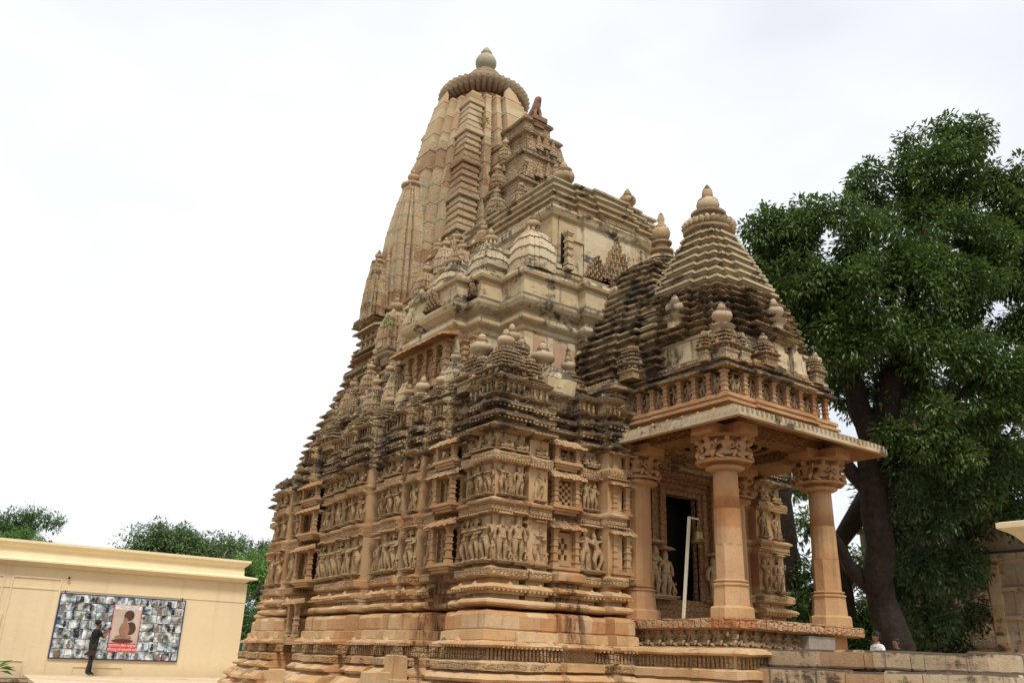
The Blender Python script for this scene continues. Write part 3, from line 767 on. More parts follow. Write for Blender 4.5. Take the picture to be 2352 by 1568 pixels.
# ---- main spire
def big_spire(cx, cy, z0, z1, wf, plan_steps, n, matb, matp, split, base_w, ridge=.02):
    """wf(z) half width; carved below the split height, plainer above"""
    global C0
    C0 = (cx, cy)
    pl = ratha(cx, cy, 1.0, plan_steps)
    def ring(z, o): return (o, z, wf(z))
    lo, hi = MB(), MB()
    h = (z1-z0)/n
    A, B = [], []
    for k in range(n):
        z = z0+k*h
        rr = ridge if k % 6 == 5 else 0
        seg = [ring(z, rr), ring(z+h*.96, rr)]
        (A if z < split else B).extend(seg)
    mould(lo, pl, A, 9, .005)
    mould(hi, pl, B, 9, .004)
    comb(lo, cx, cy, wf, z0, split, int((split-z0)/.105), plan_steps); comb(hi, cx, cy, wf, split, z1-.05, int((z1-split)/.105), plan_steps)
    a = part('spire', lo, matb, temple); b = part('upper_spire', hi, matp, temple)
    return a, b
tab = [(9.6, 2.02), (11, 1.98), (12.5, 1.90), (14, 1.78), (15.35, 1.62), (16.0, 1.54), (16.65, 1.43), (17.3, 1.31), (18.0, 1.13), (18.55, .95), (18.7, .90)]
MX, MY = AX, 20.5
mainplan = [(.74, -.20), (.64, .10), (.50, -.10), (.42, .22), (.31, .0), (.24, .34)]
def main_w(z): return interp(tab, z)*.965
big_spire(MX, MY, 9.6, 17.45, main_w, mainplan, 72, M['spire'], M['spire_plain'], 15.6, 2, .012)
# block courses on the corners of the spire
for sx, sy in ((-1, -1), (-1, 1), (1, -1)):
    cb = MB(); cb2 = MB(); z = 9.8; k = 0
    while z < 17.3:
        wz = main_w(z+.1); hh = .235; wd = wz*.27; q = cb if z < 15.6 else cb2
        x, y = MX+sx*(wz-wd/2), MY+sy*(wz-wd/2)
        g_ = .075 if k % 5 else .12
        mould(q, rect(x-wd/2, x+wd/2, y-wd/2, y+wd/2), [(g_-.03, z), (g_, z+.03), (g_, z+.10), (g_-.035, z+.13), (g_-.035, z+.20), (.0, z+.21)], 9, .006)
        z += hh; k += 1
    part('corner_band', cb, M['spire'], temple); part('corner_band', cb2, M['spire_plain'], temple)
# pointed slabs closing the middle of each face under the disc
for dx, dy in ((-1, 0), (0, -1), (0, 1), (1, 0)):
    sh = MB(); wz = main_w(17.35)*1.34-.10; x, y = MX+dx*wz, MY+dy*wz; a_, b_ = (.06, .27) if dx else (.27, .06)
    xi, yi = x-dx*.45, y-dy*.45; tx, ty = MX+dx*(wz-.16), MY+dy*(wz-.16)
    q = lambda cx_, cy_, k, z: [(cx_-a_*k, cy_-b_*k, z), (cx_+a_*k, cy_-b_*k, z), (cx_+a_*k, cy_+b_*k, z), (cx_-a_*k, cy_+b_*k, z)]
    sh.rings([q(x+dx*.04, y+dy*.04, 1, 16.9), q(x, y, 1, 17.45), q(x-dx*.07, y-dy*.07, .75, 17.72), q(x-dx*.15, y-dy*.15, .1, 17.98)])
    part('spire_shoulder', sh, M['spire_plain'], temple)
am = MB()
am.lathe(MX, MY, [(1.0, 17.3), (1.10, 17.42), (1.10, 17.62), (1.18, 17.66), (1.19, 17.76), (1.08, 17.80), (1.08, 17.9)], 48, sm=False)
amalaka(am, MX, MY, 17.84, 1.53, .70, 42, .20)
am.lathe(MX, MY, [(1.15, 18.40), (1.18, 18.52), (.95, 18.66), (.93, 18.74), (.72, 18.90), (.70, 18.98), (.52, 19.14), (.50, 19.24), (.36, 19.36), (.25, 19.5)], 32, sm=False)
part('ribbed_disc', am, M['disc'], temple)
pm = MB(); pm.lathe(MX, MY, [(r*.95*.62, 19.44+t*1.0) for r, t in [(.30, 0), (.36, .04), (.52, .14), (.60, .28), (.60, .40), (.50, .54), (.34, .61), (.28, .63), (.32, .66), (.30, .71), (.33, .73), (.26, .79), (.24, .84), (.13, .94), (.01, 1.0)]], 24)
part('pot_finial', pm, M['grey_pot'], temple)

def sub_spire(cx, cy, z0, z1, tb, n, am_r, am_h, ph, mat='spire', steps=None):
    global C0
    C0 = (cx, cy); mb = MB()
    pl = ratha(cx, cy, 1.0, steps or [(.74, -.14), (.64, .10), (.44, -.06), (.34, .26)])
    h = (z1-z0)/n; pr = []
    for k in range(n):
        z = z0+k*h; r_ = .008
        pr += [(r_ if k % 5 == 4 else 0, z, interp(tb, z)), (r_ if k % 5 == 4 else 0, z+h*.96, interp(tb, z+h*.96))]
    mould(mb, pl, [(-.02, z0-.25, tb[0][1]), (.0, z0-.2, tb[0][1]), (.10, z0-.14, tb[0][1]), (.11, z0-.08, tb[0][1]), (.02, z0-.01, tb[0][1])]+pr, 9, .008)
    comb(mb, cx, cy, lambda z: interp(tb, z), z0+.02, z1-.03, int((z1-z0)/.085), steps or [(.74, -.14), (.64, .10), (.44, -.06), (.34, .26)])
    wt = interp(tb, z1)
    for a in range(4):
        x = cx+(wt*.8)*(1 if a in (0, 3) else -1); y = cy+(wt*.8)*(1 if a < 2 else -1)
        mb.lathe(x, y, [(wt*.3, z1-.05), (wt*.32, z1+.05), (.01, z1+wt*.9)], 6, sm=False)
    t = part('side_spire', mb, M[mat], temple)
    a = MB(); a.lathe(cx, cy, [(am_r*.7, z1-.02), (am_r*.72, z1+.05)], 24); amalaka(a, cx, cy, z1+.04, am_r, am_h, 22, .16)
    a.lathe(cx, cy, [(am_r*.75, z1+am_h), (am_r*.7, z1+am_h+.04), (am_r*.4, z1+am_h+.10)], 24)
    part('ribbed_disc', a, M['spire_plain'], t)
    p = MB(); pot(p, cx, cy, z1+am_h+.06, ph, .6, 16); part('pot_finial', p, M['pot'], t)
# projecting spires on the side facing left, then the smaller ones round the base
sub_spire(10.83, 20.5, 10.05, 14.05, [(9.9, .54), (11, .56), (11.8, .55), (12.5, .49), (13.4, .35), (14.1, .20)], 40, .36, .16, .50)
sub_spire(9.95, 20.5, 9.6, 11.32, [(9.5, .29), (10.2, .27), (10.8, .22), (11.3, .15)], 20, .20, .08, .34, 'turret')
box_ = MB(); mould(box_, rect(10.3, 13, 19.9, 21.1), [(0, 9.2), (0, 9.7), (.1, 9.76), (.12, 9.82), (0, 9.9)], .15, .015); part('spire_ledge', box_, M['spire_plain'], temple)
# two corner spires flanking
sub_spire(11.35, 18.65, 9.8, 11.6, [(9.7, .48), (10.6, .46), (11.2, .36), (11.6, .24)], 18, .30, .12, .42, 'turret')

# ---- gable block with the lion in front of the main spire
sk = MB()
for x0, y0, za, zb in ((11.75, 16.6, 8.8, 11.4), (11.95, 16.75, 11.3, 12.5), (12.15, 16.9, 12.4, 13.5), (12.38, 17.05, 13.4, 14.5), (12.58, 17.25, 14.4, 15.35), (12.74, 17.5, 15.25, 15.98)):
    mould(sk, rect(x0, 2*AX-x0, y0, 19.6), [(0, za), (0, zb-.22), (.07, zb-.17), (.08, zb-.12), (.03, zb-.05), (-.1, zb)], .2, .012)
    # carved pilaster strips and gable crests on both visible sides
for x0, y0, za, zb in ((11.95, 16.6, 11.3, 12.5), (12.15, 16.75, 12.4, 13.5), (12.38, 16.95, 13.4, 14.5), (12.58, 17.1, 14.4, 15.3)):
    sk.T = FRONT(y0+.05)
    for k in range(5):
        u = AX+(k-2)*(AX-x0)*.42
        crest(None, u, .1, za+.1+.12*(2-abs(k-2)), .16, .5, sk)
    sk.T = SIDE(x0)
    crest(None, -(y0+.5), .02, za+.1, .22, .5, sk); crest(None, -(y0+1.2), .02, za+.1, .2, .45, sk)
    sk.T = None
part('spire_gable', sk, M['gable'], temple)
for a_ in ((12.0, 17.7, 12.5, .20, .55), (12.2, 18.0, 13.5, .18, .5), (12.42, 18.0, 14.5, .16, .45), (12.25, 16.95, 12.5, .18, .5), (12.5, 17.1, 13.5, .16, .42), (11.85, 17.4, 11.4, .22, .6), (12.1, 16.7, 11.4, .2, .55)):
    half_spire(temple, *a_, 'turret')
ln = {'pel': (0, .18, .16, .13), 'bel': (0, .03, .26, .12), 'che': (0, -.12, .40, .13), 'nec': (0, -.18, .54, .10), 'hea': (0, -.24, .66, .11), 'muz': (0, -.34, .62, .06), 'top': (0, -.16, .77, .06),
      'a1': (-.09, -.2, .22, .05), 'a2': (-.09, -.24, .03, .045), 'b1': (.09, -.2, .22, .05), 'b2': (.09, -.24, .03, .045), 'c1': (-.14, .1, .10, .08), 'c2': (-.14, -.06, .03, .04), 'd1': (.14, .1, .1, .08), 'd2': (.14, -.06, .03, .04), 't': (0, .34, .2, .04), 't2': (0, .36, .5, .03)}
le = [('pel', 'bel'), ('bel', 'che'), ('che', 'nec'), ('nec', 'hea'), ('hea', 'muz'), ('hea', 'top'), ('che', 'a1'), ('a1', 'a2'), ('che', 'b1'), ('b1', 'b2'), ('pel', 'c1'), ('c1', 'c2'), ('pel', 'd1'), ('d1', 'd2'), ('pel', 't'), ('t', 't2')]
x = MB(); x.box(-.24, .24, -.36, .4, -.12, .02); x.box(-.18, .18, -.3, .34, -.3, -.11)
lion = link('carved_lion', join_mesh('carved_lion', [(skin('l', ln, le), Matrix())], x, M['lionred']), temple)
lion.location = (0, 17.75-16.0, 16.0); lion.scale = (1.05,)*3
# ---- pot turret beside the gable and on its steps
pyramid_turret(temple, 12.6, 15.85, 12.0, .42, .95, 4, .50, .62, 'spire_plain')
pyramid_turret(temple, 11.75, 16.9, 10.6, .34, .9, 4, .42, .6, 'spire_plain')

# ---- great hall roof (pale plastered block)
hall = MB()
low_plan = [(10.1, 13.7), (11.6, 13.7), (11.6, 13.45), (12.3, 13.45), (12.3, 13.25), (14.1, 13.25), (14.1, 13.45), (14.8, 13.45), (14.8, 13.7), (16.3, 13.7), (16.3, 14.6), (16.9, 14.6), (16.9, 17.3), (16.3, 17.3), (16.3, 17.9), (10.1, 17.9), (10.1, 17.3), (9.55, 17.3), (9.55, 16.9), (9.25, 16.9), (9.25, 15.0), (9.55, 15.0), (9.55, 14.5), (10.1, 14.5)]
mould(hall, low_plan, [(.0, 5.6), (.0, 7.45), (.04, 7.50), (.05, 7.58), (.14, 7.66), (.16, 7.70), (.16, 7.78), (.05, 7.82), (.05, 7.90), (.20, 8.02), (.24, 8.10), (.25, 8.16), (.14, 8.26), (.06, 8.30), (.03, 8.33), (.02, 8.72), (.10, 8.76), (.12, 8.82), (.10, 8.90), (-.05, 8.95), (-.2, 8.96)], .35, .012)
up_plan = [(11.3, 14.3), (12.2, 14.3), (12.2, 14.22), (14.2, 14.22), (14.2, 14.3), (15.1, 14.3), (15.1, 18.6), (11.3, 18.6)]
C0 = (AX, 16.6)
mould(hall, up_plan, [(.12, 8.9), (.12, 9.25), (.16, 9.30), (.17, 9.38), (.05, 9.44), (.0, 9.46), (.0, 10.80), (.06, 10.86), (.10, 10.96), (.12, 11.0), (.12, 11.06), (-.02, 11.10)], .4, .010)
top_plan = [(11.3, 14.3), (12.0, 14.3), (12.0, 14.2), (12.6, 14.2), (12.6, 14.1), (13.8, 14.1), (13.8, 14.2), (14.4, 14.2), (14.4, 14.3), (15.1, 14.3), (15.1, 18.6), (11.3, 18.6)]
tp = []
for k in range(4):
    z = 11.10+k*.24; s_ = 1-.035*k
    tp += [(-.02, z, s_), (-.02, z+.12, s_), (.06, z+.155, s_), (.07, z+.20, s_), (-.03, z+.238, s_)]
tp += [(-.25, 12.07, .89)]
mould(hall, top_plan, tp, .22, .014)
# setback tiers of the side slope, rising from the side porch to the block
C0 = (AX, 16.3)
for k, (x0, y0, za, zb) in enumerate(((9.75, 14.6, 8.9, 9.35), (10.25, 14.7, 9.3, 9.8), (10.75, 14.8, 9.75, 10.3), (11.05, 14.9, 10.25, 10.9))):
    hh = zb-za
    mould(hall, rect(x0, 2*AX-x0, y0, 18.2), [(0, za), (0, za+hh*.5), (.08, za+hh*.62), (.09, za+hh*.82), (-.02, zb)], .3, .012)
part('hall_roof', hall, M['plaster'], temple)
# panels and pilasters on the hall walls
def one(name, F, mat, *bx):
    q_ = MB(); q_.T = F
    for b_ in bx: q_.box(*b_)
    part(name, q_, mat, temple)
for a, b in ((10.1, 10.32), (10.72, 10.86), (11.28, 11.46)): one('wall_pilaster', FRONT(13.7), M['plaster'], (a, b, -.05, .06, 6.75, 7.44))
one('wall_pilaster', FRONT(13.7), M['plaster'], (10.12, 11.45, -.05, .05, 6.5, 6.76))
for a, b in ((-13.95, -13.72), (-14.45, -14.3)): one('wall_pilaster', SIDE(10.1), M['plaster'], (a, b, -.05, .06, 6.75, 7.44))
hp = MB(); hp.T = FRONT(14.3)
hp.box(11.75, 12.15, -.02, .10, 9.46, 10.3); hp.box(11.72, 12.18, -.02, .14, 10.28, 10.34)
hp.box(11.36, 11.50, .0, .12, 9.46, 9.56)
hp.T = None
part('wall_pilaster', hp, M['plaster'], temple)
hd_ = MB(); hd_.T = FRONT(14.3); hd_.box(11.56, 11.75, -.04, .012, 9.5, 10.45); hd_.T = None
part('recess_shade_fill', hd_, M['dark'], temple)  # black slab on the wall stands in for a shaded opening
hc = MB(); hc.T = FRONT(14.3); colonette(hc, 11.62, .20, 9.42, 10.42, .065); hc.T = None
part('roof_column', hc, M['plaster'], temple)
fpk = plain('faded_pink_plaster', (.50, .31, .20), .9, 4, .12, .01)
for a, b in ((10.36, 10.68), (10.90, 11.24)): one('faded_panel', FRONT(13.7), fpk, (a, b, 0, .012, 6.80, 7.38))
one('faded_panel', SIDE(10.1), fpk, (-14.27, -13.98, 0, .012, 6.80, 7.38))
# pierced gable ornament on the front of the block
def ornament(F_, u, z, w, h):
    orn = MB(); orn.T = F_
    rows_ = 7
    for r_ in range(rows_):
        ww = w*(1-r_/rows_)**.8; n = max(1, int(ww*2/.13))
        for k in range(n):
            uu = u+(k-(n-1)/2)*.13
            if r_ == rows_-1 and k > 0: continue
            orn.box(uu-.048, uu+.048, .0, .10+.02*((k+r_) % 2), z+r_*h/rows_, z+(r_+.78)*h/rows_)
            orn.box(uu-.02, uu+.02, .0, .16, z+(r_+.2)*h/rows_, z+(r_+.95)*h/rows_)
    part('gable_ornament', orn, M['turret'], temple)
for a_ in ((FRONT(14.22), 13.2, 9.46, .52, 1.32), (FRONT(14.22), 12.55, 9.46, .42, .62), (FRONT(14.22), 13.9, 9.46, .48, .66), (SIDE(9.25), -15.9, 8.34, .40, .5), (SIDE(9.55), -14.75, 8.34, .22, .42), (SIDE(10.75), -15.6, 9.80, .3, .5), (FRONT(13.25), 13.0, 8.36, .35, .36)): ornament(*a_)
# side balcony colonnade of the hall
bc = MB(); bc.T = SIDE(9.25)
for k in range(5): colonette(bc, -16.75+k*.40, .10, 6.55, 7.35, .06)
bc.box(-16.9, -15.0, -.05, .22, 6.42, 6.55); bc.box(-16.9, -15.0, -.05, .18, 7.34, 7.42); curved_eave(bc, -17.1, -14.8, .02, 7.46, .42, .08)
bc.T = SIDE(9.55)
for k in (-14.9, -14.55): colonette(bc, k, .10, 6.65, 7.40, .06)
bc.T = None
part('balcony', bc, M['wall'], temple)
for k in range(4): put_fig(SIDE(9.25), -16.55+k*.40, .05, 6.57, .68)
put_fig(FRONT(13.7), 11.75, .14, 6.62, .86, FIG[7])
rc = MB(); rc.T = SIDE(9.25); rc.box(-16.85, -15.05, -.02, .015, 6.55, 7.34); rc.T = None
part('recess_shade_fill', rc, M['cornice'], temple)  # blackened stone sheet behind the columns, stands in for recess shade
# finials on the roof
for x_, y_, z_, h_ in ((12.05, 14.85, 11.95, .78), (13.95, 14.55, 11.9, .62), (14.6, 16.5, 11.8, .5)):
    p = MB(); p.lathe(x_, y_, [(.22, z_), (.26, z_+.05), (.16, z_+.12)], 16); pot(p, x_, y_, z_+.10, h_, .62, 20)
    part('pot_finial', p, M['pot'], temple)

# plastered turrets on the hall's side ledge
def plaster_turret(cx, cy, z0, w, h, ph=.42):
    global C0
    C0 = (cx, cy); mb = MB()
    mould(mb, ratha(cx, cy, w, [(.6, .10), (.3, .18)]), spire_prof(z0, z0+h, .50, 4, 3.6, .012), 9, .006)
    for k in range(8):
        a = k*math.pi/4+.2; q = w*.38
        mb.lathe(cx+q*math.cos(a), cy+q*math.sin(a), [(w*.14, z0+h*.82), (w*.15, z0+h*.95), (w*.09, z0+h*1.06), (.004, z0+h*1.15)], 6, sm=False)
    t = part('plaster_turret', mb, M['plaster'], temple)
    p = MB(); pot(p, cx, cy, z0+h*1.0, ph, .62, 16); part('pot_finial', p, M['pot'], t)
plaster_turret(10.50, 14.0, 8.95, .37, 1.02, .50)
plaster_turret(10.05, 15.0, 8.95, .35, .92, .46)
plaster_turret(9.75, 16.0, 8.75, .34, .85, .42)
plaster_turret(10.2, 16.6, 9.2, .34, .8, .4)

# ---- small turrets stepping up over the cornice
PT = lambda *a, **k: pyramid_turret(temple, *a, **k)
MS = lambda *a, **k: mini_spire(temple, *a, **k)
# over the near corner and front
PT(8.86, 12.55, 5.78, .34, .62, 5, .44, .66)
PT(9.35, 13.05, 6.15, .34, .60, 4, .46, .64)
PT(9.05, 13.65, 5.95, .40, .58, 4, .58, .72, body=.22)
PT(10.05, 12.95, 5.72, .46, .66, 5, .60, .72, body=.22)
PT(9.45, 12.60, 5.72, .22, .60, 5, .0)
PT(10.75, 13.0, 5.9, .28, .55, 4, .44, .6)
PT(8.80, 13.2, 5.75, .20, .62, 5, .0)
PT(9.9, 13.45, 6.3, .26, .40, 3, .48, .62)
# worn plaster block over the front window
rk = MB(); mould(rk, [(9.75, 12.42), (10.45, 12.42), (10.45, 12.8), (9.75, 12.8)], [(.02, 5.72), (.06, 5.78), (.0, 5.82), (.02, 6.08), (-.06, 6.22), (-.12, 6.34), (-.17, 6.38)], .12, .05)
part('plaster_block', rk, M['plaster'], temple)
# along the side, first tier
for y_, w_, h_, ph_ in ((14.35, .26, .50, .40), (14.85, .32, .42, .42), (15.65, .30, .44, .46), (16.35, .24, .55, .34), (17.1, .34, .46, .44), (17.75, .24, .5, .0), (18.2, .30, .48, .42), (18.85, .26, .5, .36), (19.7, .34, .52, .0), (20.4, .28, .42, .0)):
    PT(8.92+(.08 if w_ < .28 else 0), y_, 5.76, w_, h_, 4, ph_, .62)
# second tier
for y_, x_, z_, w_, h_, k_ in ((18.5, 9.0, 6.15, .24, .42, 0), (22.5, 9.45, 5.35, .34, .72, 1), (21.45, 9.2, 5.45, .34, .75, 1), (21.3, 9.5, 6.2, .32, .80, 1), (23.2, 9.8, 5.3, .34, .8, 1), (22.2, 9.85, 6.2, .34, .8, 1), (20.75, 9.3, 6.2, .26, .75, 1), (20.2, 9.15, 6.2, .26, .42, 0), (19.3, 9.1, 6.4, .26, .7, 1)):
    if k_: MS(x_, y_, z_, w_, h_*1.15)
    else: PT(x_, y_, z_, w_, h_, 4, .44, .6)
# third tier and larger corner shikharas
HS = lambda *a, **k: half_spire(temple, *a, **k)
HS(9.75, 18.78, 8.21, .34, 1.04); HS(9.85, 17.69, 7.92, .37, 1.15); HS(9.45, 16.47, 6.85, .27, .89, 'turret'); HS(10.0, 16.92, 7.95, .27, .95)
HS(10.30, 17.45, 9.26, .27, .75); HS(10.45, 18.55, 9.85, .26, .62); HS(10.85, 18.35, 10.48, .25, .80); HS(10.9, 17.59, 10.07, .26, .85)
HS(9.20, 18.80, 7.05, .18, .50, 'turret'); HS(9.10, 16.63, 6.12, .20, .60, 'plaster'); HS(9.15, 17.26, 6.25, .24, .85); HS(9.0, 18.0, 6.3, .22, .62, 'turret'); HS(9.25, 19.75, 6.6, .26, .70, 'turret'); HS(9.15, 14.76, 6.15, .22, .60, 'plaster')
PT(9.6, 19.35, 7.75, .22, .42, 3, .36, .6); PT(9.6, 17.45, 7.35, .22, .36, 3, .0); PT(9.3, 17.95, 6.95, .22, .36, 3, .34, .64); PT(9.45, 19.0, 7.6, .18, .3, 3, .28, .64)
MS(9.9, 21.3, 7.1, .32, .95); MS(10.1, 22.3, 6.9, .34, .9); MS(9.75, 20.6, 7.4, .24, .72); PT(10.2, 21.5, 7.9, .28, .45, 3, .30, .6); MS(10.3, 21.3, 8.4, .30, .9)
PT(10.95, 18.9, 11.0, .26, .5, 4, .36, .6, 'spire_plain'); PT(11.35, 17.3, 10.9, .30, .6, 4, .40, .6, 'spire_plain'); PT(10.75, 17.0, 9.2, .26, .5, 4, .36, .6)
mass2 = MB()
for x0, y0, y1, za, zb in ((9.3, 16.6, 19.0, 5.6, 6.9), (9.55, 16.8, 19.2, 6.8, 7.9), (9.95, 17.1, 19.4, 7.8, 9.3), (10.4, 17.3, 19.4, 9.2, 10.3), (10.8, 17.5, 19.6, 10.2, 11.0)):
    hh = zb-za
    mould(mass2, rect(x0, 13, y0, y1), [(0, za), (0, za+hh*.3), (.15, za+hh*.35), (.16, za+hh*.40), (.02, za+hh*.48), (.0, za+hh*.62), (.13, za+hh*.67), (.14, za+hh*.72), (-.03, za+hh*.84), (0, zb)], .14, .02)
part('spire_base', mass2, M['spire_plain'], temple)
deck = MB(); deck.box(8.9, 15.9, 12.6, 21.8, 5.5, 5.79); deck.box(9.6, 16.8, 21.7, 24.1, 5.5, 5.78)
part('roof_deck', deck, M['cornice'], temple)

# ================================================================== porch
PX, PY = AX, 11.25
pf = MB(); pc = MB()
# stepped base under the porch
pb = MB()
mould(pb, rect(11.42, 15.0, 9.66, 12.6), [(z[0]*.62, z[1]) for z in P_PLINTH]+[(.16, .98), (.16, 1.16), (.30, 1.175), (.32, 1.2), (.30, 1.235), (.12, 1.27), (.04, 1.29)], .2, .016)
part('porch_plinth', pb, M['base'], temple)
fz = MB()
for F_, u0, u1 in ((SIDE(11.42), -12.3, -9.5), (FRONT(9.66), 11.3, 15.1)):
    fz.T = F_; ribs(None, u0, u1, .15, .985, 1.15, fz, .09)
fz.T = None; part('porch_frieze', fz, M['base_carved'], temple)
gr = MB(); gr.box(11.62, 14.8, 9.86, 12.6, 1.22, 1.60); part('porch_core', gr, M['porch'], temple)
sl_ = MB()
mould(sl_, [(11.47, 9.64), (12.2, 9.64), (12.2, 9.58), (14.2, 9.58), (14.2, 9.64), (14.95, 9.64), (14.95, 12.6), (11.47, 12.6)], [(-.06, 1.575), (.0, 1.59), (.03, 1.60), (.03, 1.735), (.01, 1.75), (-.3, 1.755)], .2, .010)
part('porch_floor', sl_, M['red'], temple)
# row of seated elephants and figures below the floor slab
for k in range(10): put_fig(SIDE(11.62), -12.25+k*.275, .03, 1.30, .46, SEAT[k % 2], 'seated_figure')
for k in range(9): put_fig(FRONT(9.86), 11.6+k*.28, .05, 1.30, .46, SEAT[(k+1) % 2], 'seated_figure')

gb = MB(); mould(gb, rect(13.3, 14.05, 9.60, 9.9), [(0, 1.30), (0, 1.56)], .1, .02); part('granite_block', gb, M['granite'], temple)
PSEAT = []
for q in SEAT[:2]:
    q = q.copy(); q.materials.clear(); q.materials.append(M['porch']); PSEAT.append(q)
def octa(cx, cy, r, z): return [(cx+r*math.cos(math.pi/8+k*math.pi/4), cy+r*math.sin(math.pi/8+k*math.pi/4), z) for k in range(8)]
def column(x, y, square=False):
    b = MB(); fl = 1.74
    ring = (lambda r, z: [(x-r, y-r*.35, z), (x-r*.8, y-r*.8, z), (x-r*.35, y-r, z), (x+r*.35, y-r, z), (x+r*.8, y-r*.8, z), (x+r, y-r*.35, z), (x+r, y+r*.35, z), (x+r*.8, y+r*.8, z), (x+r*.35, y+r, z), (x-r*.35, y+r, z), (x-r*.8, y+r*.8, z), (x-r, y+r*.35, z)]) if square else (lambda r, z: octa(x, y, r, z))
    b.rings([ring(.37, fl), ring(.38, fl+.02), ring(.375, fl+.17), ring(.355, fl+.20), ring(.315, fl+.205), ring(.30, fl+.45), ring(.295, fl+.52)])
    b.rings([ring(.29, fl+.515), ring(.315, fl+.535), ring(.315, fl+.56), ring(.27, fl+.575), ring(.27, fl+.59), ring(.295, fl+.60), ring(.295, fl+.62), ring(.24, fl+.64)])
    c = part('column', MB(), M['porch'], temple)
    inv = Matrix()
    def sp(n, mb, mt): part(n, mb, mt, c)
    sp('column_base', b, M['porch'])
    s_ = MB()
    if square: s_.rings([ring(.26, fl+.62), ring(.25, 4.22)])
    else:
        s_.rings([octa(x, y, .246, fl+.60), octa(x, y, .240, 2.95)])
        n = 16; r16 = lambda r, z: [(x+r*math.cos(2*math.pi*(k+.5)/n), y+r*math.sin(2*math.pi*(k+.5)/n), z) for k in range(n)]
        s_.rings([r16(.232, 2.945), r16(.226, 3.55)])
        s_.lathe(x, y, [(.221, 3.545), (.210, 4.22)], 28)
    sp('shaft', s_, M['porch'])
    k_ = MB()
    if square: k_.rings([ring(.27, 4.20), ring(.38, 4.24), ring(.36, 4.31), ring(.28, 4.33), ring(.32, 4.38), ring(.34, 4.44), ring(.27, 4.47)])
    else: k_.lathe(x, y, [(.215, 4.20), (.29, 4.215), (.335, 4.24), (.33, 4.265), (.26, 4.30), (.25, 4.32), (.29, 4.335), (.35, 4.355), (.37, 4.385), (.35, 4.41), (.29, 4.44), (.27, 4.47)], 28)
    # bracket dwarfs
    k_.lathe(x, y, [(.25, 4.46), (.24, 4.66), (.34, 4.74), (.47, 4.755), (.47, 4.80)], 8, sm=False)
    sp('capital', k_, M['porch'])
    for q in range(8):
        a = q*math.pi/4+math.pi/8*0
        me = SEAT[q % 2]
        o = link('bracket_figure', me, c); o.matrix_parent_inverse = inv
        o.location = (x+.27*math.cos(a), y+.27*math.sin(a), 4.455); o.rotation_euler = (R(30), 0, a+math.pi/2); o.scale = (.80, 1.25, .56); o.data = PSEAT[q % 2]
    bl = MB()
    bl.box(x-.58, x+.58, y-.22, y+.22, 4.79, 4.97); bl.box(x-.22, x+.22, y-.58, y+.58, 4.786, 4.966)
    sp('bracket_block', bl, M['porch'])
column(11.85, 10.0); column(14.55, 10.0); column(11.82, 12.2, True); column(14.58, 12.2, True)
# beams and ceiling
bm_ = MB()
bm_.box(11.66, 12.04, 9.80, 12.5, 4.90, 5.12); bm_.box(14.36, 14.74, 9.80, 12.5, 4.90, 5.12)
bm_.box(12.04, 14.36, 9.82, 10.18, 4.897, 5.117); bm_.box(12.04, 14.36, 12.05, 12.4, 4.897, 5.117)
part('beam', bm_, M['porch_carved'], temple)
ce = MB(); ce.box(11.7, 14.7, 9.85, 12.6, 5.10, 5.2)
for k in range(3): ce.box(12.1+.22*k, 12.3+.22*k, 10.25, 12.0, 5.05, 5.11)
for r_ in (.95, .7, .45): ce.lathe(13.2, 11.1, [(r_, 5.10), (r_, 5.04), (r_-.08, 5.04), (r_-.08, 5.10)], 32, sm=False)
part('ceiling', ce, M['porch_shaded'], temple)
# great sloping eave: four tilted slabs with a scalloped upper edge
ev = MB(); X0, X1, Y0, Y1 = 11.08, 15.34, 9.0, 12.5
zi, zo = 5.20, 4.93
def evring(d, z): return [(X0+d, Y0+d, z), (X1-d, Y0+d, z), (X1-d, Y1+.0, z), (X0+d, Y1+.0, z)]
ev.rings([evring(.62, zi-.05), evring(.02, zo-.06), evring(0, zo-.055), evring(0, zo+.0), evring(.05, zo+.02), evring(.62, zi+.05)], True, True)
part('eave', ev, M['porch_shaded'], temple); ev = MB()
for F_, u0, u1 in ((SIDE(X0), -Y1, -Y0), (FRONT(Y0), X0, X1)):
    ev.T = F_; n = int((u1-u0)/.125)
    for k in range(n):
        a = u0+(u1-u0)*k/n; b = u0+(u1-u0)*(k+1)/n; wd = (b-a); t = .008*rng.uniform(-1, 1)
        # raised rib with a rounded hood between two dips
        for q0, q1, zz_ in ((.0, .32, .125), (.32, .42, .08), (.42, .9, .03), (.9, 1., .08)):
            c0, c1 = a+wd*q0, a+wd*q1
            e_ = min(c0-u0, u1-c1) if F_.o[0] == 0 else u1-c1
            dm = max(.03, min(.58, e_)); zi2 = zo+(zi-zo)*dm/.58
            ev.rings([[(c0, .012, zo-.03), (c1, .012, zo-.03), (c1, .012, zo+zz_+t), (c0, .012, zo+zz_+t)], [(c0, -dm, zi2), (c1, -dm, zi2), (c1, -dm, zi2+.02+zz_*.8), (c0, -dm, zi2+.02+zz_*.8)]])
ev.T = None
part('eave_ribs', ev, M['eave'], temple)

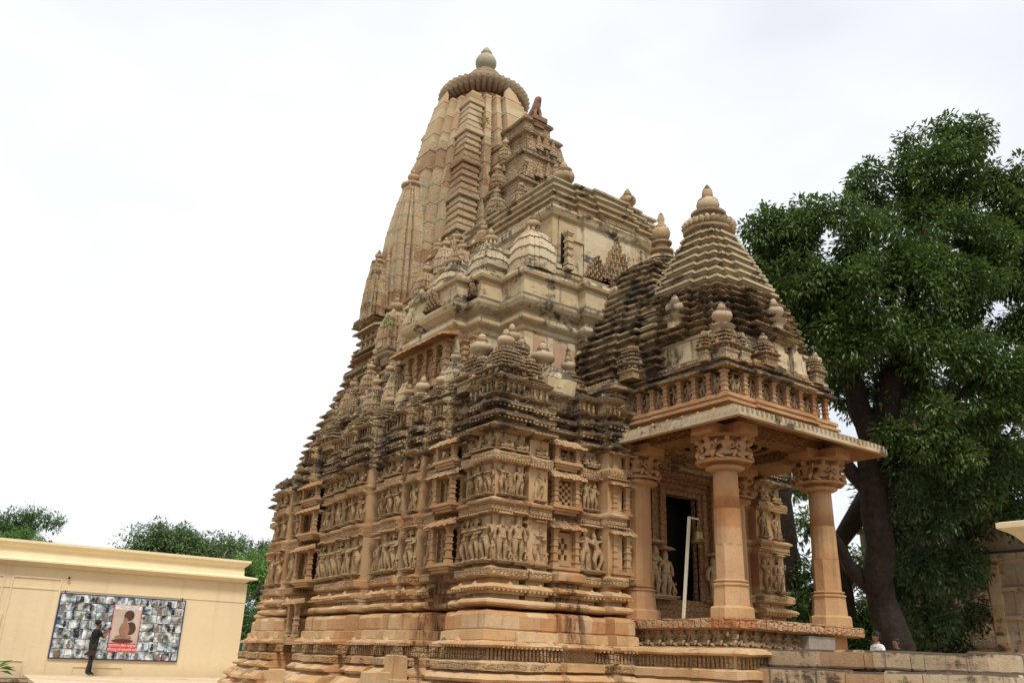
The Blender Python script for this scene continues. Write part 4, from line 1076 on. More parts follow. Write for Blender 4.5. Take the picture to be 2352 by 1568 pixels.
# attic above the eave: mouldings, colonnade, second eave
at = MB()
ap = [(11.72, 9.76), (12.45, 9.76), (12.45, 9.70), (13.95, 9.70), (13.95, 9.76), (14.68, 9.76), (14.68, 12.9), (11.72, 12.9)]
mould(at, ap, [(.0, 5.15), (.05, 5.16), (.20, 5.20), (.21, 5.23), (.10, 5.29), (.06, 5.31), (.06, 5.34), (.16, 5.37), (.16, 5.41), (.10, 5.44), (.10, 5.47), (.13, 5.48), (.13, 5.54), (-.2, 5.55)], .18, .012)
mould(at, ap, [(-.26, 5.54), (-.26, 6.0)], .5, .003)
for F_, u0, u1 in ((SIDE(11.72), -12.4, -9.76), (FRONT(9.76), 11.72, 14.68)):
    at.T = F_
    for k in range(7): crest(None, u0+(u1-u0)*(k+.5)/7, .16, 5.235, .07, .08, at)
at.T = None
part('attic', at, M['porch'], temple)
us = [-12.3+k*.36 for k in range(7)]+[-9.80]
uf = [11.72+.06+k*.40 for k in range(8)]
for F_, L_ in ((SIDE(11.72), us), (FRONT(9.74), uf[1:])):
    for u in L_:
        cl = MB(); cl.T = F_; colonette(cl, u, .0, 5.545, 6.0, .044); part('colonette', cl, M['porch'], temple)
for k in range(7): put_fig(SIDE(11.72), (us[k]+us[k+1])/2, -.04, 5.57, .42)
for k in range(7): put_fig(FRONT(9.74), (uf[k]+uf[k+1])/2, -.04, 5.57, .39)
e2 = MB()
mould(e2, ap, [(-.1, 5.99), (.02, 6.0), (.16, 6.03), (.17, 6.06), (.08, 6.13), (.02, 6.15), (.02, 6.17), (.10, 6.19), (.11, 6.22), (.04, 6.26), (.05, 6.27), (.05, 6.34), (-.1, 6.36)], .13, .018)
part('attic_eave', e2, M['cornice'], temple)

# porch roof: plain wall band, thin wavy eaves, stepped plaster tiers
rf = MB(); C0 = (PX, PY)
mould(rf, [(11.86, 9.92), (14.54, 9.92), (14.54, 12.9), (11.86, 12.9)], [(0, 6.3), (0, 6.82), (.03, 6.84), (.03, 6.90), (-.05, 6.92)], .4, .010)
rf.T = SIDE(11.86)
for a, b in ((-12.25, -11.75), (-11.45, -11.25), (-10.95, -10.65), (-10.2, -9.98)): rf.box(a, b, -.03, .06, 6.34, 6.80)
rf.T = None
hw = [(6.9, 1.42), (7.0, 1.40), (7.68, 1.24), (8.27, 1.02), (8.98, .71), (9.66, .40)]
t_ = []
z = 8.0
NT_ = 7
steps_p = [(.76, .10), (.44, .23)]
for k in range(NT_):
    z0_, z1_ = 8.0+k*.232, 8.0+(k+1)*.232; w_ = interp(hw, z1_)
    t_ += [(-.04, z0_, w_), (-.035, z0_+.10, w_), (.02, z0_+.12, w_), (.025, z0_+.145, w_), (.075, z0_+.15, w_), (.08, z0_+.20, w_), (-.02, z1_-.012, w_)]
mould(rf, ratha(PX, PY, .89, steps_p), t_, .3, .006)
part('porch_roof', rf, M['plaster'], temple)
we = MB()
t_ = []
for k in range(7):
    z0_ = 6.88+k*.162; w_ = interp(hw, z0_+.15)
    t_ += [(-.10, z0_, w_), (-.02, z0_+.05, w_), (.09, z0_+.085, w_), (.10, z0_+.105, w_), (.0, z0_+.14, w_), (-.10, z0_+.16, w_)]
mould(we, ratha(PX, PY, .89, steps_p), t_, .11, .022)
for k in range(6):
    z0_ = 6.88+k*.162; w_ = interp(hw, z0_+.15)*.93
    for F_ in (Face(PX-w_, PY, 0, -1), Face(PX, PY-w_, 1, 0)):
        we.T = F_
        for q in (-.85, -.55, -.15, .2, .6, .85): crest(None, q*w_, .07+(.11*w_ if abs(q) < .4 else .04*w_ if abs(q) < .7 else 0), z0_+.10, .05, .07, we)
we.T = None
part('porch_roof_eaves', we, M['cornice'], temple)
pa = MB()
pa.lathe(PX, PY, [(.36, 9.58), (.42, 9.62), (.43, 9.68), (.54, 9.73), (.56, 9.78), (.46, 9.82)], 32, sm=False)
amalaka(pa, PX, PY, 9.80, .60, .24, 24, .22)
pa.lathe(PX, PY, [(.44, 10.02), (.40, 10.06), (.28, 10.12), (.26, 10.16), (.36, 10.19), (.38, 10.23), (.26, 10.27), (.2, 10.3)], 28, sm=False)
part('ribbed_disc', pa, M['pot'], temple)
pp = MB(); pp.lathe(PX, PY, [(r, 10.26+t*.72) for r, t in [(.12, 0), (.22, .12), (.25, .27), (.22, .42), (.12, .53), (.10, .56), (.125, .59), (.11, .64), (.12, .68), (.10, .80), (.04, .94), (.005, 1.0)]], 24)
part('pot_finial', pp, M['pot'], temple)

# saddle roof between porch roof and hall roof
an = MB(); AXY = (AX, 12.95); C0 = AXY
t_ = []
hw2 = [(6.3, 1.75), (7.2, 1.62), (8.0, 1.30), (9.3, .72), (9.5, .5)]
for k in range(17):
    z0_ = 6.3+k*.19; w_ = interp(hw2, z0_+.19); th_ = .10 if k < 8 else .05
    t_ += [(-.08, z0_, w_), (-.03, z0_+.06, w_), (th_-.01, z0_+.09, w_), (th_, z0_+.13, w_), (-.04, z0_+.185, w_)]
mould(an, ratha(AX, 12.95, .93, [(.66, .06), (.34, .12)]), t_, .13, .022)
part('saddle_roof', an, M['plaster_dark'], temple)
sa = MB(); sx_, sy_ = AX, 12.66
amalaka(sa, sx_, sy_, 9.50, .36, .10, 22, .1); sa.lathe(sx_, sy_, [(.20, 9.58), (.33, 9.62), (.30, 9.70), (.18, 9.78), (.26, 9.83), (.27, 9.87), (.16, 9.95), (.14, 10.0), (.23, 10.04), (.24, 10.08), (.13, 10.14)], 26, sm=False)
sa.lathe(sx_, sy_, [(r, 10.12+t*.75) for r, t in [(.12, 0), (.18, .12), (.21, .28), (.18, .42), (.10, .50), (.12, .54), (.075, .58), (.08, .7), (.085, .78), (.05, .92), (.005, 1.0)]], 22)
part('ridge_finial', sa, M['pot'], temple)
# turrets round the porch roof
PT(11.80, 9.82, 6.30, .20, .50, 4, .0); PT(11.62, 10.12, 6.30, .13, .42, 4, .0); PT(12.12, 9.72, 6.30, .14, .42, 4, .0)
def belled(cx, cy, z, s):
    p = MB(); p.lathe(cx, cy, [(.17*s, z), (.18*s, z+.18*s), (.20*s, z+.20*s), (.27*s, z+.26*s), (.24*s, z+.29*s), (.16*s, z+.30*s)], 20, sm=False)
    pot(p, cx, cy, z+.28*s, .56*s, .66, 20); part('pot_finial', p, M['pot'], temple)
belled(11.84, 9.88, 6.64, .88); belled(11.74, 10.95, 7.10, .88); belled(13.35, 9.85, 7.12, .88); belled(14.5, 9.8, 6.5, .6)
PT(12.75, 9.70, 6.34, .20, .36, 3, .26, .6); PT(14.3, 9.72, 6.34, .16, .42, 4, .0); PT(14.52, 9.95, 6.34, .14, .42, 4, .0)
bk = MB()
for u, w_, h_ in ((13.25, .26, .62), (13.85, .19, .56), (12.98, .1, .4)):
    mould(bk, rect(u-w_, u+w_, 9.70, 9.95), [(.02, 6.34), (0, 6.40), (-.01, 6.34+h_*.55), (-.05, 6.34+h_*.6), (-.055, 6.34+h_*.8), (-.09, 6.34+h_*.84), (-.11, 6.34+h_)], .1, .025)
    bk.lathe(u, 9.82, [(.05, 6.32+h_), (.08, 6.38+h_), (.05, 6.46+h_), (.004, 6.55+h_)], 8)
part('plaster_block', bk, M['plaster'], temple)
PT(11.55, 11.95, 6.35, .24, .55, 4, .0); PT(11.35, 12.35, 5.75, .22, .5, 4, .0)
fl_ = MB()  # low filler tier between porch attic and body
mould(fl_, rect(11.2, 15.2, 12.1, 13.4), [(0, 4.7), (0, 5.0), (.15, 5.06), (.16, 5.1), (0, 5.2), (0, 5.5), (.13, 5.56), (.15, 5.6), (0, 5.7), (-.02, 6.0), (.12, 6.05), (.12, 6.1), (-.05, 6.2), (-.05, 6.3)], .13, .02)
part('link_wall', fl_, M['cornice'], temple)

# doorway wall inside the porch
dw = MB()
dw.box(11.3, 12.70, 12.3, 12.45, 1.74, 5.2); dw.box(13.64, 15.1, 12.3, 12.45, 1.74, 5.2); dw.box(12.70, 13.64, 12.3, 12.45, 4.22, 5.2); dw.box(12.70, 13.64, 12.25, 12.45, 1.74, 2.2)
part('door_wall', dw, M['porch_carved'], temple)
df = MB()
for k, (w_, d_) in enumerate(((.10, .05), (.10, .09), (.12, .04), (.14, .12), (.16, .06))):
    a = sum(q[0] for q in ((.10, 0), (.10, 0), (.12, 0), (.14, 0), (.16, 0))[:k])
    df.box(12.70-a-w_+.004, 12.70-a, 12.3-d_, 12.34, 2.0, 4.22+a); df.box(13.64+a, 13.64+a+w_-.004, 12.3-d_, 12.34, 2.0, 4.22+a)
    df.box(12.70-a-w_, 13.64+a+w_, 12.3-d_-.003, 12.34, 4.22+a, 4.22+a+w_-.004)
n = 0
df.box(12.2, 14.2, 12.10, 12.3, 1.74, 1.95); df.box(12.3, 14.1, 12.16, 12.3, 1.95, 2.15)
part('door_frame', df, M['porch_carved'], temple)
for u, h_ in ((12.52, .85), (12.20, .95), (13.88, .85), (14.2, .9)): put_fig(FRONT(12.2), u, .06, 2.22, h_, rng.choice(FIG[:6]))
for k in range(9): put_fig(FRONT(12.16), 12.3+k*.21, .02, 4.78, .36, rng.choice(SEAT+FIG[:3]))
dk = MB(); dk.box(12.3, 14.1, 12.9, 16.5, 1.9, 4.9)  # solid black block standing in for the unlit room behind the door
dko = part('interior_shade', dk, M['dark'], temple)
put_fig(SIDE(11.52), -12.12, .05, 2.45, .85, FIG[5])

# ---- realise the carved figures: the hundred nearest as parts, the rest as one
def fdist(f): v = Vector(f[2])-Vector((0, 0, 1)); return f[4]/v.length
FIGURES.sort(key=fdist, reverse=True)
rest = []
cnt = {}
for me, name, loc, ang, h in FIGURES:
    if name == 'carved_figure' and me is FIG_BEAST: name = 'carved_beast'
    cnt[name] = cnt.get(name, 0)+1
    mt = Matrix.Translation(Vector(loc)) @ Matrix.Rotation(ang, 4, 'Z') @ Matrix.Diagonal((h*1.3, h*1.5, h, 1))
    if cnt[name] <= 99:
        o = link(name, me, temple); o.matrix_parent_inverse = Matrix.Translation(-wloc(temple))
        o.location = loc; o.rotation_euler = (0, 0, ang); o.scale = (h*1.3, h*1.5, h)
    else: rest.append((me, mt))
if rest:
    o = link('small_carved_figures', join_mesh('small_carved_figures', rest), temple); o.matrix_parent_inverse = Matrix.Translation(-wloc(temple)); o['kind'] = 'stuff'
print('figures', cnt, 'rest', len(rest))

# ================================================================== stairs wall, blocks
st = empty('entrance_stair', (12.9, 7.5, 0), 'low side wall of long weathered stone slabs leading up to the pillared porch', 'staircase')
def blocks(L, z0, z1, x0, x1, mat):
    for y1_, y0_, dz, dx in L:
        mb = MB(); mould(mb, rect(x0+dx, x1, y0_+.006, y1_-.006), [(-.02, z0+.004), (0, z0+.03), (0, z1-.03+dz), (-.025, z1+dz)], .1, .014)
        part('stone_block', mb, mat, st)
blocks([(9.45, 7.75, .0, 0), (7.75, 7.60, -.01, .01), (7.60, 7.05, .0, -.01), (7.05, 6.85, -.01, .02), (6.85, 6.25, -.02, .015), (6.25, 5.97, .01, 0)], 1.04, 1.30, 12.0, 14.4, M['steps'])
blocks([(9.5, 7.95, .0, -.03), (7.95, 7.3, -.02, .05), (7.3, 6.75, .0, -.04), (6.75, 5.62, .01, 0)], .70, 1.03, 11.75, 14.6, M['steps'])
blocks([(9.5, 8.3, 0, 0), (8.3, 6.9, 0, .03), (6.9, 5.3, 0, -.02)], -.1, .69, 11.6, 14.8, M['steps'])

# ================================================================== bell on its post
ps = MB(); bx, by = 11.62, 10.8
ps.T = None
ps.rings([[(bx-.095, by-.02, 1.75), (bx-.05, by-.02, 1.75), (bx-.05, by+.02, 1.75), (bx-.095, by+.02, 1.75)], [(bx+.135, by-.02, 3.50), (bx+.18, by-.02, 3.50), (bx+.18, by+.02, 3.50), (bx+.135, by+.02, 3.50)]])
post = empty('bell_post', (bx, by, 1.75), 'thin leaning white square post standing on the porch floor before the doorway', 'post')
part('pole', ps, M['whitemetal'], post)
q = MB(); q.box(bx+.14, bx+.40, by-.012, by+.012, 3.468, 3.495); part('arm', q, M['whitemetal'], post)
bell = empty('bell', (12.0, by, 3.1), 'small brass bell hanging from a thin white post in the porch', 'bell')
b = MB(); b.lathe(12.0, by, [(.015, 3.29), (.05, 3.28), (.072, 3.25), (.076, 3.20), (.082, 3.15), (.10, 3.11), (.135, 3.08), (.14, 3.068), (.115, 3.072)], 24); part('bell_body', b, M['brass'], bell)
b = MB(); b.tube([(12.0, by, 3.10), (12.0, by, 3.03)], .010); b.lathe(12.0, by, [(.002, 3.035), (.02, 3.02), (.02, 3.0), (.002, 2.985)], 8); part('clapper', b, M['brass'], bell)
b = MB(); b.tube([(12.0+.03*math.cos(a), by, 3.325+.035*math.sin(a)) for a in [k*math.pi/5 for k in range(11)]], .010, 6); b.tube([(12.0, by, 3.35), (12.0, by, 3.46)], .012, 6); part('hanger', b, M['brass'], bell)

# ================================================================== ground
def struct(name, mb, mat):
    o = link(name, mb.mesh(name, mat)); o['kind'] = 'structure'; return o
g = MB(); g.box(-400, 400, -400, 600, -1.2, -.9); struct('ground', g, M['soil'])
pv = MB()
pts = [(4.43+(4.43-5.32)*-0, 26.65)]
poly = [(3.5, 18.0), (60, 18.0), (60, 60), (5.9, 60), (5.32, 35.06)]
pv.rings([[(x, y, -.9) for x, y in poly], [(x, y, -.004) for x, y in poly]]); 
poly = [(10.2, 3.5), (60, 3.5), (60, 17.99), (7.0, 17.99)]
pv.rings([[(x, y, -.9) for x, y in poly], [(x, y, -.004) for x, y in poly]])
struct('platform_floor', pv, M['floor'])

# ================================================================== cream building with the photo board
FY = 33.78
bd = empty('cream_building', (8, FY+2.5, 0), 'long low cream painted building with moulded cornice left of the temple', 'building')
wm = MB(); wm.box(-14, 12.22, FY, FY+6, -.9, 3.35); part('wall', wm, M['cream'], bd)
cm = MB(); 
prof = [(0, 3.30), (.10, 3.34), (.13, 3.40), (.16, 3.43), (.17, 3.46), (.42, 3.50), (.44, 3.505), (.44, 3.56), (.40, 3.575), (.10, 3.62), (.04, 3.64), (.02, 3.92), (.03, 3.96), (.12, 4.02), (.15, 4.08), (.20, 4.12), (.20, 4.20), (0, 4.21)]
mould(cm, rect(-14, 12.10, FY+.08, FY+6), [(o-.06, z) for o, z in prof], 3, .0)
part('cornice', cm, M['cream_trim'], bd)
pn = MB(); pn.T = FRONT(FY)
def frame(u0, u1, z0, z1, t=.05, d=.03):
    pn.box(u0, u1, -.01, d, z1-t, z1); pn.box(u0, u0+t, -.01, d, z0, z1-t-.002); pn.box(u1-t, u1, -.01, d, z0, z1-t-.002)
frame(4.26, 5.78, -.9, 3.05); frame(2.4, 4.05, -.9, 3.05); frame(6.6, 8.2, -.9, .28, .03, .025); frame(3.2, 5.1, -.2, .42, .03, .025); pn.box(3.4, 4.2, -.01, .05, -.9, 1.85)
pn.box(-2, 12.2, -.01, .02, 2.66, 2.69)
pn.T = None
part('panel_frame', pn, M['cream'], bd)
pi = MB(); pi.tube([(5.96, FY+.02, 3.09), (5.96, FY-.10, 3.085)], .055, 14); part('drain_pipe', pi, M['cream_trim'], bd)
pi = MB(); pi.tube([(5.96, FY-.09, 3.086), (5.96, FY-.104, 3.086)], .043, 14); part('pipe_mouth', pi, M['dark'], bd)
# floodlight on the corner
fd = empty('floodlight', (12.5, FY+.1, 2.9), 'black floodlight on a bracket at the corner of the cream building', 'light')
b = MB(); b.tube([(12.2, FY+.1, 2.80), (12.55, FY-.1, 3.05)], .02); part('bracket', b, M['blackmetal'], fd)
b = MB(); b.rings([[(12.48, FY-.25, 3.02), (12.66, FY-.2, 3.02), (12.66, FY-.1, 3.04), (12.48, FY-.12, 3.04)], [(12.58, FY-.28, 3.26), (12.76, FY-.23, 3.26), (12.76, FY-.13, 3.28), (12.58, FY-.15, 3.28)]]); part('lamp_housing', b, M['blackmetal'], fd)
# green netting
gn = MB(); N_ = 24
gn.rings([[(12.3+k*.18, FY+1.0+.06*math.sin(k*1.7)+d, z) for k in range(N_)]+[(12.3+k*.18, FY+1.03+.06*math.sin(k*1.7)+d, z) for k in reversed(range(N_))] for z, d in ((-.2, .05), (.5, 0), (1.15, 0))])
tag(struct('green_netting', gn, M['green_net']), 'dark green shade netting hung behind the corner of the cream building', 'netting'); del bpy.data.objects['green_netting']['kind']

# photo board
pb_ = empty('photo_board', (7.9, FY-.05, .5), 'large printed board of black and white photographs hung on the cream wall', 'notice board')
BX0, BX1, BZ0, BZ1 = 5.80, 10.0, .50, 2.60
b = MB(); b.box(BX0, BX1, FY-.06, FY-.02, BZ0, BZ1); part('backing', b, M['blue'], pb_)
def photomat(k, tint):
    s = NT('photo_print', .6, .2)
    mpg = s.n('Mapping'); mpg.inputs['Location'].default_value = (k*3.7, k*1.3, k*2.1); s.l(s.co, mpg.inputs[0])
    n1 = s.noise(4.5, 4, .55, src=mpg.outputs[0], dist=.4)
    cr = s.n('ValToRGB'); e = cr.color_ramp; e.interpolation = 'LINEAR'
    e.elements[0].position = .36; e.elements[0].color = (.02*tint[0], .02*tint[1], .02*tint[2], 1)
    e.elements[1].position = .66; e.elements[1].color = (.75*tint[0], .75*tint[1], .75*tint[2], 1)
    q_ = e.elements.new(.5); q_.color = (.27*tint[0], .28*tint[1], .28*tint[2], 1)
    s.l(n1, cr.inputs[0]); return s.done(cr.outputs[0])
PM = [photomat(k, t) for k, t in enumerate(((1, 1.07, 1.07), (.88, 1.03, 1.1), (1, 1.08, 1.02), (.98, 1.0, .95), (.92, 1.07, 1.1), (1.05, 1.1, 1.08)))]
rg = random.Random(5)
ph = MB(); midx = []; FT = []
def tile(u0, u1, z0, z1, mi):
    U = lambda t: BX0+.03+t*(BX1-BX0-.06); Z = lambda t: BZ0+.03+t*(BZ1-BZ0-.06)
    ph.box(U(u0)+.008, U(u1)-.008, FY-.068, FY-.058, Z(z0)+.008, Z(z1)-.008); midx.extend([mi]*6); FT.append((U(u0), U(u1), Z(z0), Z(z1)))
rows_ = [(0, .14), (.14, .30), (.30, .46), (.46, .60), (.60, .74), (.74, .87), (.87, 1.0)]
for z0_, z1_ in rows_:
    for (a0, a1) in ((0, .42), (.655, 1.0)) if (z0_ >= .139 and z1_ < .95) else ((0, 1.0),):
        u = a0
        while u < a1-.02:
            wd = rg.uniform(.07, .13)
            if a1-(u+wd) < .05: wd = a1-u
            tile(u, u+wd, z0_, z1_, rg.randrange(6)); u += wd
def disc0(mb, cu, cz, ru, rz, d):
    n = 14; mb.rings([[(cu+ru*math.cos(2*math.pi*k/n), y, cz+rz*math.sin(2*math.pi*k/n)) for k in range(n)] for y in (d, d+.002)])
for mi_, sd_ in ((6, 1), (7, 2), (8, 3)):
    rq = random.Random(sd_)
    for (u0_, u1_, z0_, z1_) in FT:
        if rq.random() < .4:
            for k_ in range(rq.choice((1, 1, 2))):
                cx_ = u0_+(u1_-u0_)*rq.uniform(.3, .7); hh_ = z1_-z0_; r_ = hh_*rq.uniform(.10, .15); y_ = FY-.0705-.0003*k_-.001*sd_
                f0 = len(ph.f); disc0(ph, cx_, z0_+hh_*.68, r_, r_*1.15, y_); disc0(ph, cx_, z0_+hh_*.32, r_*1.5, hh_*.24, y_-.0002); midx.extend([mi_]*(len(ph.f)-f0))
me = ph.mesh('photographs', PM+[M['inkp'], plain('print_pale', (.50, .50, .48), .6, 6, .15), plain('print_tan', (.25, .17, .12), .6, 6, .2)]); me.polygons.foreach_set('material_index', midx)
o = link('photographs', me, pb_); o.matrix_parent_inverse = Matrix.Translation(-wloc(pb_))
U = lambda t: BX0+t*(BX1-BX0); Z = lambda t: BZ0+t*(BZ1-BZ0)
b = MB(); b.box(U(.425), U(.65), FY-.072, FY-.06, Z(.14), Z(.87)); part('central_picture_border', b, M['pinkp'], pb_)
b = MB(); b.box(U(.435), U(.64), FY-.078, FY-.07, Z(.27), Z(.80)); part('central_picture', b, plain('picture_wall', (.60, .48, .40), .5, 2, .15), pb_)
b = MB(); b.box(U(.435), U(.64), FY-.078, FY-.07, Z(.80), Z(.855)); part('heading_strip', b, M['whitep'], pb_)
b = MB(); b.box(U(.425), U(.65), FY-.080, FY-.072, Z(.13), Z(.265)); part('caption_panel', b, M['redp'], pb_)
# seated figure in the picture, flat in print
b = MB()
def disc(cu, cz, ru, rz, d=FY-.081):
    n = 20; b.rings([[(cu+ru*math.cos(2*math.pi*k/n), y, cz+rz*math.sin(2*math.pi*k/n)) for k in range(n)] for y in (d, d+.002)])
cu = U(.53)
disc(cu, Z(.62), .08, .10); disc(cu, Z(.48), .17, .24, FY-.0815); disc(cu, Z(.35), .28, .10, FY-.082)
part('pictured_sitter', b, plain('print_skin', (.36, .20, .13), .5, 5, .2), pb_)
b = MB(); disc(cu+.10, Z(.70), .17, .18, FY-.0798); disc(cu+.2, Z(.5), .18, .22, FY-.0797); disc(cu+.0, Z(.30), .36, .07, FY-.0825); part('pictured_backdrop', b, plain('print_brown', (.10, .05, .04), .5, 5, .2), pb_)
def text(s_, loc, size, mat, parent, name='lettering', squeeze=1):
    c = bpy.data.curves.new('t', 'FONT'); c.body = s_; c.size = size; c.align_x = 'CENTER'; c.extrude = .001
    t = bpy.data.objects.new('t', c); COL.objects.link(t)
    dg = bpy.context.evaluated_depsgraph_get(); dg.update()
    me = bpy.data.meshes.new_from_object(t.evaluated_get(dg)); bpy.data.objects.remove(t); bpy.data.curves.remove(c)
    me.materials.clear(); me.materials.append(mat); me.name = name
    o = link(name, me, parent); o.matrix_parent_inverse = Matrix.Translation(-wloc(parent))
    o.location = loc; o.rotation_euler = (math.pi/2, 0, 0); o.scale = (squeeze, 1, 1)
text('स्वर्णोदय तीर्थ खजुराहो', (U(.5375), FY-.083, Z(.215)), .10, M['whitep'], pb_)
text('विद्यागुरु की स्वर्णिम यादें', (U(.5375), FY-.083, Z(.150)), .10, M['whitep'], pb_)
text('THE BRILLIANCE OF THE BODY IS SUCH', (U(.5375), FY-.080, Z(.832)), .042, M['inkp'], pb_)
text('THAT EVEN THE IMAGES ARE BRIGHT', (U(.5375), FY-.080, Z(.810)), .042, M['inkp'], pb_)
b = MB(); b.box(5.92, 5.95, FY-.03, FY, 2.60, 2.68); b.box(9.85, 9.88, FY-.03, FY, 2.60, 2.68); part('hook', b, M['blackmetal'], pb_)

# low parapet stones at far left
lb = MB(); mould(lb, rect(2.0, 5.0, 30.2, 31.0), [(0, -.9), (0, -.12), (.06, -.10), (.06, -.02)], .5, .01)
o = link('stone_bench', lb.mesh('stone_bench', M['steps'])); tag(o, 'low dark stone ledge at the left foot of the platform', 'ledge')

# ================================================================== people
def person(name, nodes, edges, scale, loc, rotz, label):
    r = empty(name, loc, label, 'person'); r.rotation_euler = (0, 0, rotz)
    me = skin('body', nodes, edges, 2); me.materials.append(M['skin'])
    return r, me
def assign_mat(me, mats, fn):
    me.materials.clear()
    for mm in mats: me.materials.append(mm)
    for p in me.polygons: p.material_index = fn(p.center)
# man photographing: faces +x (towards the temple), arms raised with phone. metres.
N = {'pel': (0, 0, .94, .125, .105), 'bel': (.0, 0, 1.10, .125, .10), 'che': (.02, 0, 1.30, .14, .12), 'nec': (.03, 0, 1.46, .055), 'jaw': (.06, 0, 1.545, .062), 'hea': (.05, 0, 1.62, .088), 'top': (.04, 0, 1.70, .06),
     'ls': (.02, .17, 1.39, .062), 'le': (.20, .20, 1.20, .043), 'lw': (.38, .08, 1.38, .030), 'rs': (.02, -.17, 1.39, .062), 're': (.22, -.20, 1.19, .043), 'rw': (.38, -.07, 1.37, .030),
     'lt': (0, .09, .86, .095), 'lk': (.05, .10, .50, .062), 'la': (.08, .10, .09, .042), 'lf': (.23, .11, .04, .035),
     'rt': (0, -.09, .86, .095), 'rk': (-.03, -.10, .50, .062), 'ra': (-.12, -.10, .09, .042), 'rf': (.03, -.11, .04, .035)}
E2 = [('pel', 'bel'), ('bel', 'che'), ('che', 'nec'), ('nec', 'jaw'), ('jaw', 'hea'), ('hea', 'top'), ('che', 'ls'), ('ls', 'le'), ('le', 'lw'), ('che', 'rs'), ('rs', 're'), ('re', 'rw'), ('pel', 'lt'), ('lt', 'lk'), ('lk', 'la'), ('la', 'lf'), ('pel', 'rt'), ('rt', 'rk'), ('rk', 'ra'), ('ra', 'rf')]
def hand_nodes(N, E_, pre, w, d, up):
    """palm and five bent fingers on wrist w, pointing d"""
    w = Vector(w); d = Vector(d).normalized(); up = Vector(up).normalized(); s_ = d.cross(up)
    N[pre+'p'] = (*(w+d*.05), .030, .016); E_.append((pre+'w', pre+'p'))
    for i in range(4):
        a = w+d*.085+s_*(.024-.016*i); b_ = a+d*(.035+.004*(i in (1, 2)))+up*.006; c = b_+d*.018+up*.022
        N[pre+'f%d' % i] = (*a, .0095); N[pre+'g%d' % i] = (*b_, .0085); N[pre+'h%d' % i] = (*c, .007)
        E_ += [(pre+'p', pre+'f%d' % i), (pre+'f%d' % i, pre+'g%d' % i), (pre+'g%d' % i, pre+'h%d' % i)]
    a = w+d*.03+s_*.035+up*.01; N[pre+'t0'] = (*a, .011); N[pre+'t1'] = (*(a+d*.03+up*.025), .009); E_ += [(pre+'p', pre+'t0'), (pre+'t0', pre+'t1')]
hand_nodes(N, E2, 'l', N['lw'][:3], (.55, -.15, .9), (-.6, -.5, .3)); hand_nodes(N, E2, 'r', N['rw'][:3], (.55, .15, .9), (-.6, .5, .3))
N = {k: (*v[:3], *[q*(1.22 if k[1:] in ('t', 'k', 'a', 's', 'e', 'w') or k in ('pel', 'bel', 'che') else 1) for q in v[3:]]) for k, v in N.items()}
man, me = person('person', N, E2, 1, (6.98, 33.0, .02), R(12), 'man in black T-shirt and dark trousers photographing with raised phone before the photo board')
def mf(c):
    if c.z < .10: return 3
    if c.z < .98: return 2
    if c.z > 1.655 or (c.z > 1.57 and c.x < .03): return 4
    if c.z > 1.46: return 0
    if c.x > .155: return 0
    return 1
assign_mat(me, [M['skin'], M['black_cloth'], M['grey_cloth'], M['blackmetal'], M['hair']], mf)
o = link('body', me, man)
def facebits(root, hx, hz, r, k=1):
    b = MB(); b.lathe(hx+r*.98, 0, [(.004, hz-.035), (.018, hz-.03), (.012, hz), (.004, hz+.02)], 6); o = link('nose', b.mesh('nose', M['skin']), root)
    for s_ in (-1, 1):
        b = MB(); b.lathe(hx, s_*r*.98, [(.004, hz-.04), (.018, hz-.02), (.02, hz+.01), (.004, hz+.03)], 8); link('ear', b.mesh('ear', M['skin']), root)
        b = MB(); b.lathe(hx+r*.86, s_*.032, [(.002, hz+.005), (.012, hz+.015), (.002, hz+.025)], 8); link('eye', b.mesh('eye', M['blackmetal']), root)
facebits(man, .05, 1.60, .088)
hb = MB()
import mathutils
def blob(mb, c, r, jitter, n=14, zmin=-9, flat=(1, 1, 1)):
    rs = []
    for i in range(n):
        t = math.pi*i/(n-1); ring = []
        for k in range(n*2):
            a = math.pi*k/n; d = Vector((math.sin(t)*math.cos(a), math.sin(t)*math.sin(a), -math.cos(t)))
            rr = r*(1+jitter*noise.noise(d*4+Vector(c)))
            p = Vector(c)+Vector((d.x*flat[0], d.y*flat[1], d.z*flat[2]))*rr
            ring.append((p.x, p.y, max(p.z, zmin)))
        rs.append(ring)
    mb.rings(rs, sm=True)
blob(hb, (.025, 0, 1.665), .098, .35, zmin=1.61, flat=(1, .95, .95)); link('hair', hb.mesh('hair', M['hair']), man)
b = MB(); blob(b, (.095, 0, 1.535), .055, .1, zmin=1.48); link('beard', b.mesh('beard', M['hair']), man)
b = MB(); b.rings([[(.0, -.25, .78), (-.12, -.24, .80), (-.30, -.20, .68), (-.30, -.20, .62), (-.05, -.25, .62), (.04, -.25, .68)], [(.0, -.13, .78), (-.12, -.12, .80), (-.30, -.11, .68), (-.30, -.11, .62), (-.05, -.13, .62), (.04, -.13, .68)]])
b.T = None; bag = empty('shoulder_bag', man.location, 'dark brown shoulder bag at the hip of the man in black', 'bag'); bag.rotation_euler = man.rotation_euler
link('pouch', b.mesh('pouch', M['bag']), bag)
b = MB(); b.tube([(-.05, -.20, .78), (.02, -.15, 1.1), (.10, .02, 1.3), (.04, .14, 1.44), (-.10, .05, 1.35), (-.16, -.12, 1.05), (-.14, -.2, .78)], .014, 6); link('strap', b.mesh('strap', M['bag']), bag)
b = MB(); b.box(.455, .467, -.085, .085, 1.44, 1.53); o = link('phone', b.mesh('phone', M['blackmetal'])); o.location = man.location; o.rotation_euler = man.rotation_euler; tag(o, 'dark phone held up in both hands by the man in black', 'phone')

